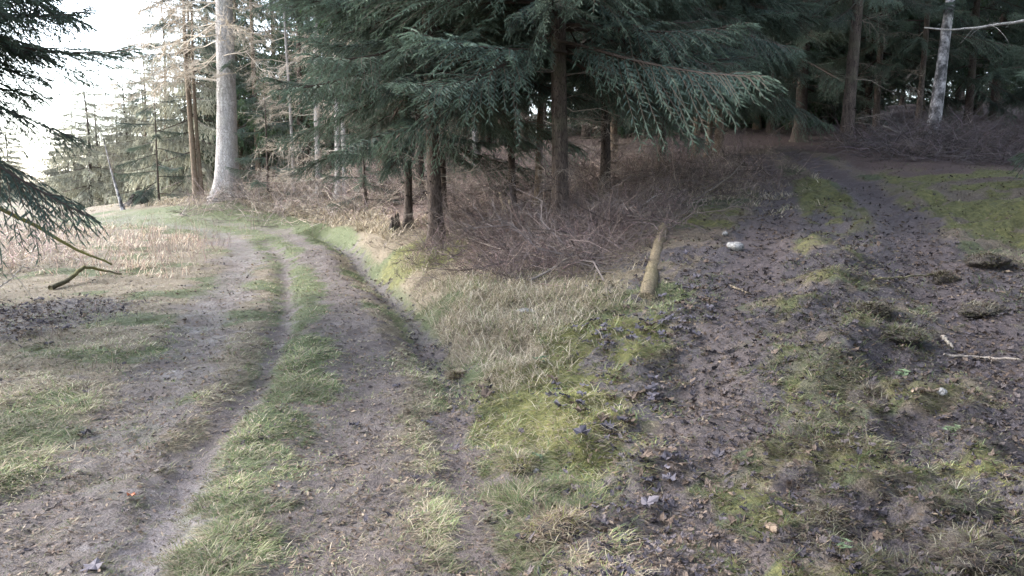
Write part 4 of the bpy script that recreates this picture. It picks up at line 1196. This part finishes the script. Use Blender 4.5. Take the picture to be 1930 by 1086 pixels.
branch('dead_sapling', 'bare sapling arching from the bramble slope towards the path', [a_, px_at(1350, 352, a_[1]), px_at(1385, 325, a_[1] + 0.1), px_at(1405, 298, a_[1] + 0.1)], 0.018, 0.004, M_STICK, 831, 4, 0.4)
a_ = gp(1198, 415, 0.0)
branch('fallen_branch', 'bleached curved branch arching over the short tan log', [a_, px_at(1208, 390, a_[1]), px_at(1222, 378, a_[1]), px_at(1240, 368, a_[1] + 0.2)], 0.02, 0.008, M_BARKP, 832, 3, 0.3)
a_ = gp(1180, 392, 0.15)
branch('fallen_branch', 'bleached straight branch lying above the short tan log', [a_, px_at(1220, 388, a_[1]), px_at(1257, 393, a_[1] - 0.3)], 0.016, 0.012, M_BARKP, 833, 4, 0.4)
branch('fallen_branch', 'long grey branch slanting out of the front of the brush heap', [gp(1000, 540, 0.05), px_at(1060, 495, 9.8), px_at(1110, 450, 10.6)], 0.016, 0.01, M_STICK, 834, 6, 0.5)
branch('fallen_branch', 'thin forked branch lying across the left part of the brush heap', [gp(870, 455, 0.1), px_at(940, 470, 11.6), px_at(1000, 478, 11.0)], 0.010, 0.005, M_STICK, 835, 6, 0.5)
branch('fallen_branch', 'pale leaning branch at the top of the right brush heap', [gp(1705, 275, 0.1), px_at(1690, 250, 20.5), px_at(1664, 238, 20.5)], 0.04, 0.03, M_STICK, 836, 4, 0.6)
p0 = px_at(1930, 40, 15.0)
branch('dead_branch', 'silvery dead branch jutting in at the upper right', [px_at(2080, 20, 14.8), p0, px_at(1860, 50, 15.1), px_at(1800, 58, 15.2), px_at(1742, 52, 15.3)], 0.035, 0.012, M_BARKP, 837, 6, 0.6)

def stone(label, pos, s, seed, mat=M_STONE):
    rng = np.random.default_rng(seed)
    nu, nv = 12, 8
    V = []
    for i in range(nv + 1):
        ph = math.pi * i / nv
        for j in range(nu):
            th = 6.283 * j / nu
            d = np.array([math.sin(ph) * math.cos(th), math.sin(ph) * math.sin(th), math.cos(ph)])
            k = 1 + 0.25 * (vnoise(d[0] * 1.5 + seed, d[1] * 1.5 + d[2]) - 0.5) * 2 + rng.normal(0, 0.03)
            V.append(d * k * np.array(s))
    F = []
    for i in range(nv):
        for j in range(nu):
            a = i * nu + j; b = i * nu + (j + 1) % nu
            F += [(a, b, b + nu), (a, b + nu, a + nu)]
    o = link('stone', raw_mesh('stone', np.array(V), np.array(F), mat, None, False), None, pos, (0, 0, seed))
    tag(o, label, 'stone')
p = at(1385, 470); stone('white stone beside the left rut of the climbing path', p + Vector((0, 0, 0.03)), (0.10, 0.08, 0.065), 841)
p = at(1366, 445); stone('small pale stone just behind the white stone', p + Vector((0, 0, 0.02)), (0.04, 0.035, 0.03), 842)
p = at(1775, 743); stone('small cream stone at the end of the grey stick', p + Vector((0, 0, 0.01)), (0.03, 0.028, 0.022), 843)
p = at(1458, 1003); stone('small brown stone at the bottom beside the left rut', p + Vector((0, 0, 0.01)), (0.035, 0.025, 0.02), 844, M_BARKT)
p = at(990, 592); stone('flat pale stone in the straw below the brush heap', p + Vector((0, 0, 0.03)), (0.11, 0.07, 0.03), 845)
p = at(1010, 893); stone('tiny white stone in the churned hole of the wedge', p + Vector((0, 0, 0.015)), (0.022, 0.018, 0.014), 846)

# clods of turf thrown up on the right track
def clod(label, pos, s, seed, green):
    rng = np.random.default_rng(seed)
    nu, nv = 22, 12; V = []
    for i in range(nv + 1):
        ph = math.pi * i / nv
        th = np.arange(nu) / nu * 6.283
        d = np.stack([np.sin(ph) * np.cos(th), np.sin(ph) * np.sin(th), np.full(nu, np.cos(ph))], -1)
        k = 0.45 + 1.1 * fbm(d[:, 0] * 2.6 + seed, d[:, 1] * 2.6 + d[:, 2] * 2.1, seed, 4) + rng.normal(0, 0.03, nu)
        V.append(d * k[:, None] * np.array(s))
    V = np.concatenate(V); F = []
    for i in range(nv):
        for j in range(nu):
            a = i * nu + j; b = i * nu + (j + 1) % nu
            F += [(a, b, b + nu), (a, b + nu, a + nu)]
    root = empty('turf_clod', pos, rng.uniform(0, 6)); tag(root, label, 'clod', 'upturned turf clods on the right track')
    link('soil', raw_mesh('soil', V, np.array(F), M_SOIL, None, True), root)
    n = 2400
    i = rng.integers(0, len(V), n); q = V[i] * rng.uniform(0.9, 1.03, (n, 1))
    ok = q[:, 2] > -0.4 * s[2]; q = q[ok]; n = len(q)
    col = pick(n, GREEN + MOSS + STRAW + BROWN if green else STRAW + BROWN + BROWN + MOSS[:2])
    col = col * (1 - np.array([0.5, 0.47, 0.42]) * float(right_dim(np.array([pos[0]]), np.array([pos[1]]))[0]))  # turf takes the same painted shade on the right
    ac = Acc(); ac.add(*blades(q[:, 0], q[:, 1], q[:, 2], np.arctan2(q[:, 1], q[:, 0]) + rng.normal(0, 1.8, n), rng.uniform(0.025, 0.12, n), rng.uniform(0.003, 0.005, n) * (pos[1] / 3.5) ** 0.6,
                               rng.uniform(0.8, 1.6, n), rng.uniform(0.2, 0.7, n), col))
    link('turf', ac.mesh('turf', M_GRASS), root)

def soil_mat():
    m, nt, out = new_mat('clod_soil')
    tc = N(nt, 'ShaderNodeTexCoord'); f = noise(nt, 45, 5, 0.7, tc.outputs['Object'])
    c = ramp(nt, f, [(0.3, (0.012, 0.01, 0.009)), (0.55, (0.034, 0.027, 0.023)), (0.75, (0.07, 0.056, 0.046))])
    p = N(nt, 'ShaderNodeBsdfPrincipled'); p.inputs['Roughness'].default_value = 0.95
    nt.links.new(c, p.inputs['Base Color'])
    b = N(nt, 'ShaderNodeBump'); b.inputs['Strength'].default_value = 1.0; b.inputs['Distance'].default_value = 0.02
    nt.links.new(f, b.inputs['Height']); nt.links.new(b.outputs[0], p.inputs['Normal'])
    nt.links.new(p.outputs[0], out.inputs[0])
    return m
M_SOIL = soil_mat()
for i, (px, py, s, g, lab) in enumerate((
        (1530, 830, (0.13, 0.12, 0.09), True, 'rounded grassy clod in the middle of the right track'),
        (1640, 760, (0.22, 0.12, 0.09), False, 'wide dark clod with an overhanging edge on the right track'),
        (1800, 945, (0.21, 0.12, 0.08), True, 'green-topped clod near the lower right corner'),
        (1560, 985, (0.13, 0.1, 0.06), False, 'brown matted clod below the rounded grassy one'),
        (1830, 1050, (0.2, 0.14, 0.08), False, 'big straw-matted clod in the lower right corner'),
        (1640, 590, (0.14, 0.12, 0.08), False, 'brown leafy clod between the ruts, below the dark stick'),
        (1775, 530, (0.16, 0.12, 0.10), False, 'black clod at the end of the dark stick'),
        (1690, 640, (0.2, 0.13, 0.07), True, 'low green clod between the short pale stick and the left rut'),
        (1850, 590, (0.25, 0.16, 0.08), False, 'long dark clod at the outer side of the right rut'),
        (1860, 500, (0.25, 0.2, 0.12), False, 'dark mound behind the long dark clod'),
        (1060, 1000, (0.14, 0.10, 0.07), False, 'torn straw-hung sod edge at the bottom of the wedge'),
        (975, 875, (0.16, 0.08, 0.06), True, 'torn grassy sod edge above the churned hole'),
        (860, 712, (0.06, 0.05, 0.05), False, 'small brown earth clod in the ditch end'),
        )):
    p = at(px, py); s = (s[0], s[1], s[2] * 0.65)
    clod(lab, p + Vector((0, 0, s[2] * 0.05)), s, 850 + i, g)

# ------------------------------------------------------------------ fallen leaves
def leaf_shape(kind, seed):
    rng = np.random.default_rng(seed)
    if kind == 'maple':
        an = np.radians([-90, -60, -25, 5, 15, 30, 48, 62, 78, 90, 102, 118, 132, 150, 165, 175, 205, 240]) + rng.normal(0, 0.09, 18)
        ra = np.array([.45, .6, .8, .62, .78, .92, .66, .68, .85, 1.05, .85, .68, .62, .9, .75, .62, .82, .6]) * rng.uniform(0.78, 1.12, 18)
    else:
        an = np.radians(np.arange(-90, 270, 30)); ra = np.array([1.0, .62, .5, .48, .5, .66, 1.05, .66, .5, .48, .5, .62])
    P = np.stack([ra * np.cos(an), ra * np.sin(an)], -1)
    z = 0.25 * (P ** 2).sum(1) * rng.uniform(0.2, 1.4) + rng.normal(0, 0.17, len(P)) + 0.2 * P[:, 0] * P[:, 1] * rng.normal()
    V = np.concatenate([[[0, 0, 0]], np.stack([P[:, 0], P[:, 1], z], -1)]); n = len(P)
    F = np.array([(0, i + 1, (i + 1) % n + 1) for i in range(n)])
    return V, F
LV = [leaf_shape('maple', s) for s in range(4)] + [leaf_shape('oval', s) for s in range(4, 7)]
LCOL = [(0.050, 0.043, 0.050), (0.075, 0.064, 0.070), (0.095, 0.078, 0.074), (0.036, 0.031, 0.036), (0.12, 0.09, 0.07), (0.085, 0.06, 0.045)]

def leaf_mass(name, label, n, gen, size):
    acc = Acc(); x, y = gen(n)
    mud, green, litter, moss, floor, wet, n1, n2 = masks(x, y)
    return x, y, litter, floor

def make_litter():
    n = 55000
    x, y = scatter(n, 2.6, 20)
    mud, green, litter, moss, floor, wet, n1, n2 = masks(x, y)
    k = RNG.random(n) < np.clip(litter * 0.8 + 0.06 * (x > 0.5) + 0.01, 0, 1)
    x, y = x[k], y[k]; z = height(x, y); n = len(x)
    acc = Acc()
    which = RNG.integers(0, len(LV), n)
    for w in range(len(LV)):
        m = which == w; c = int(m.sum())
        if not c: continue
        V, F = LV[w]
        s = RNG.uniform(0.010, 0.028, c) * (1 + 0.03 * y[m])
        az = RNG.uniform(0, 6.28, c); tx = RNG.normal(0, 0.35, c); ty = RNG.normal(0, 0.35, c)
        W = V[None] * s[:, None, None]
        X = W[..., 0] * np.cos(az)[:, None] - W[..., 1] * np.sin(az)[:, None]; Y = W[..., 0] * np.sin(az)[:, None] + W[..., 1] * np.cos(az)[:, None]
        Z = W[..., 2] + X * tx[:, None] + Y * ty[:, None]
        P = np.stack([X + x[m][:, None], Y + y[m][:, None], Z + z[m][:, None] + RNG.uniform(0.004, 0.03, c)[:, None]], -1)
        Fi = F[None] + (np.arange(c) * len(V))[:, None, None]
        acc.add(P.reshape(-1, 3), Fi.reshape(-1, 3), np.repeat(pick(c, LCOL) * (1 - 0.35 * right_dim(x[m], y[m])[:, None]), len(V), 0))  # leaves on the right darkened in colour, as painted shade
    o = link('leaf_litter', acc.mesh('leaf_litter', M_LEAF))
    tag(o, 'small dark rotting leaves strewn over the right track and bank', 'leaf litter', kind='stuff')
make_litter()

def leaf_meshes(col):
    out = []
    for V, F in LV:
        out.append(raw_mesh('leaf', V, F, M_LEAF, np.tile(np.array(col), (len(V), 1))))
    return out
LM_DARK = leaf_meshes((0.058, 0.052, 0.062)); LM_GREY = leaf_meshes((0.076, 0.068, 0.077)); LM_BROWN = leaf_meshes((0.08, 0.058, 0.044)); LM_OR = leaf_meshes((0.42, 0.16, 0.09))
def leaf(px, py, s, label, meshes, group=None, k=0, rng=random):
    p = at(px, py)
    o = link('fallen_leaf', meshes[k % 4], None, p + Vector((0, 0, 0.036 if abs(px - 1120) < 230 and py > 560 else 0.022)), (rng.uniform(-0.28, 0.28), rng.uniform(-0.28, 0.28), rng.uniform(0, 6.28)), s)
    tag(o, label, 'leaf', group)
leaf(247, 942, 0.035, 'single orange leaf on the grassy strip by the wet rut', LM_OR)
leaf(180, 1075, 0.07, 'large blue-grey leaf at the bottom edge by the wet rut', LM_GREY, k=1)
leaf(668, 806, 0.05, 'dark curled leaf alone on the bare rut of the left track', LM_DARK, k=2)
leaf(748, 732, 0.05, 'grey star-shaped leaf on the rut, above the curled one', LM_GREY, k=3)
leaf(805, 800, 0.06, 'dark leaf at the grassy edge right of the bare rut', LM_DARK, k=1)
leaf(1095, 826, 0.075, 'large dark lobed leaf in the middle of the wedge grass', LM_DARK, k=0)
leaf(1355, 865, 0.05, 'blue-grey leaf on the mud of the right track', LM_GREY, k=0)
leaf(165, 820, 0.05, 'pale grey leaf on straw at the far lower left', LM_GREY, k=2)
GR = (((1080, 750), 60, 45, 12, 'dark lobed leaf in the cluster on the yellow moss of the wedge', 'leaves on the yellow moss'),
      ((1150, 805), 40, 22, 10, 'dark leaf in the row beside the large lobed leaf', 'leaves beside the large lobed leaf'),
      ((1210, 740), 45, 30, 12, 'dark leaf in the cluster nearest the left rut of the right track', 'leaves nearest the right rut'),
      ((1220, 620), 70, 40, 34, 'dull wet leaf in the drift below the peeled log', 'leaves below the log'),
      ((1130, 640), 50, 35, 18, 'dark leaf on the mossy slope left of the log foot', 'leaves on the mossy slope'),
      ((925, 740), 25, 22, 6, 'dark leaf near the ditch end above the churned hole', 'leaves near the ditch end'),
      ((1310, 560), 55, 70, 40, 'dull wet leaf in the drift between log and climbing path', 'leaves between log and path'),
      ((60, 600), 80, 40, 40, 'dull leaf in the drift at the left edge of the meadow', 'leaves at the left edge'),
      ((1240, 900), 50, 70, 10, 'scattered dull leaf on the green grass at the foot of the wedge', 'leaves at the foot of the wedge'))
lr = random.Random(5)
for (cx, cy), rx, ry, n, lab, g in GR:
    for i in range(n):
        leaf(cx + lr.gauss(0, 0.5) * rx, cy + lr.gauss(0, 0.5) * ry, lr.uniform(0.038, 0.066), lab, lr.choice((LM_DARK, LM_GREY, LM_GREY, LM_BROWN, LM_BROWN)), g, lr.randrange(4), lr)

# small green plants
def herb(label, pos, n, s, seed):
    rng = np.random.default_rng(seed); acc = Acc()
    V, F = LV[5]
    for i in range(n):
        az = rng.uniform(0, 6.28); d = rng.uniform(0.3, 1) * s * 1.6
        W = V * np.array([0.9, 1.6, 1]) * s * rng.uniform(0.6, 1.1)
        R_ = rot_zy(az, rng.uniform(-0.2, 0.5))
        acc.add(W @ R_.T + np.array([d * math.cos(az), d * math.sin(az), rng.uniform(0.02, 0.06)]), F, (0.06, 0.082, 0.045))
    o = link('green_herb', acc.mesh('green_herb', M_LEAF), None, pos); tag(o, label, 'plant')
herb('small broad-leaved green plant in the churned soil at right', at(1790, 830), 7, 0.035, 901)
herb('pale green seedling at the bottom of the right track', at(1590, 1050), 6, 0.018, 902)
herb('bright grass-like herb behind the wide dark clod', at(1700, 720), 9, 0.03, 903)
herb('blue-green leaf rosette in the straw above the moss', at(1018, 686), 4, 0.04, 904)
herb('low green rosette in the grass by the white stone chip', at(1010, 870), 5, 0.022, 905)
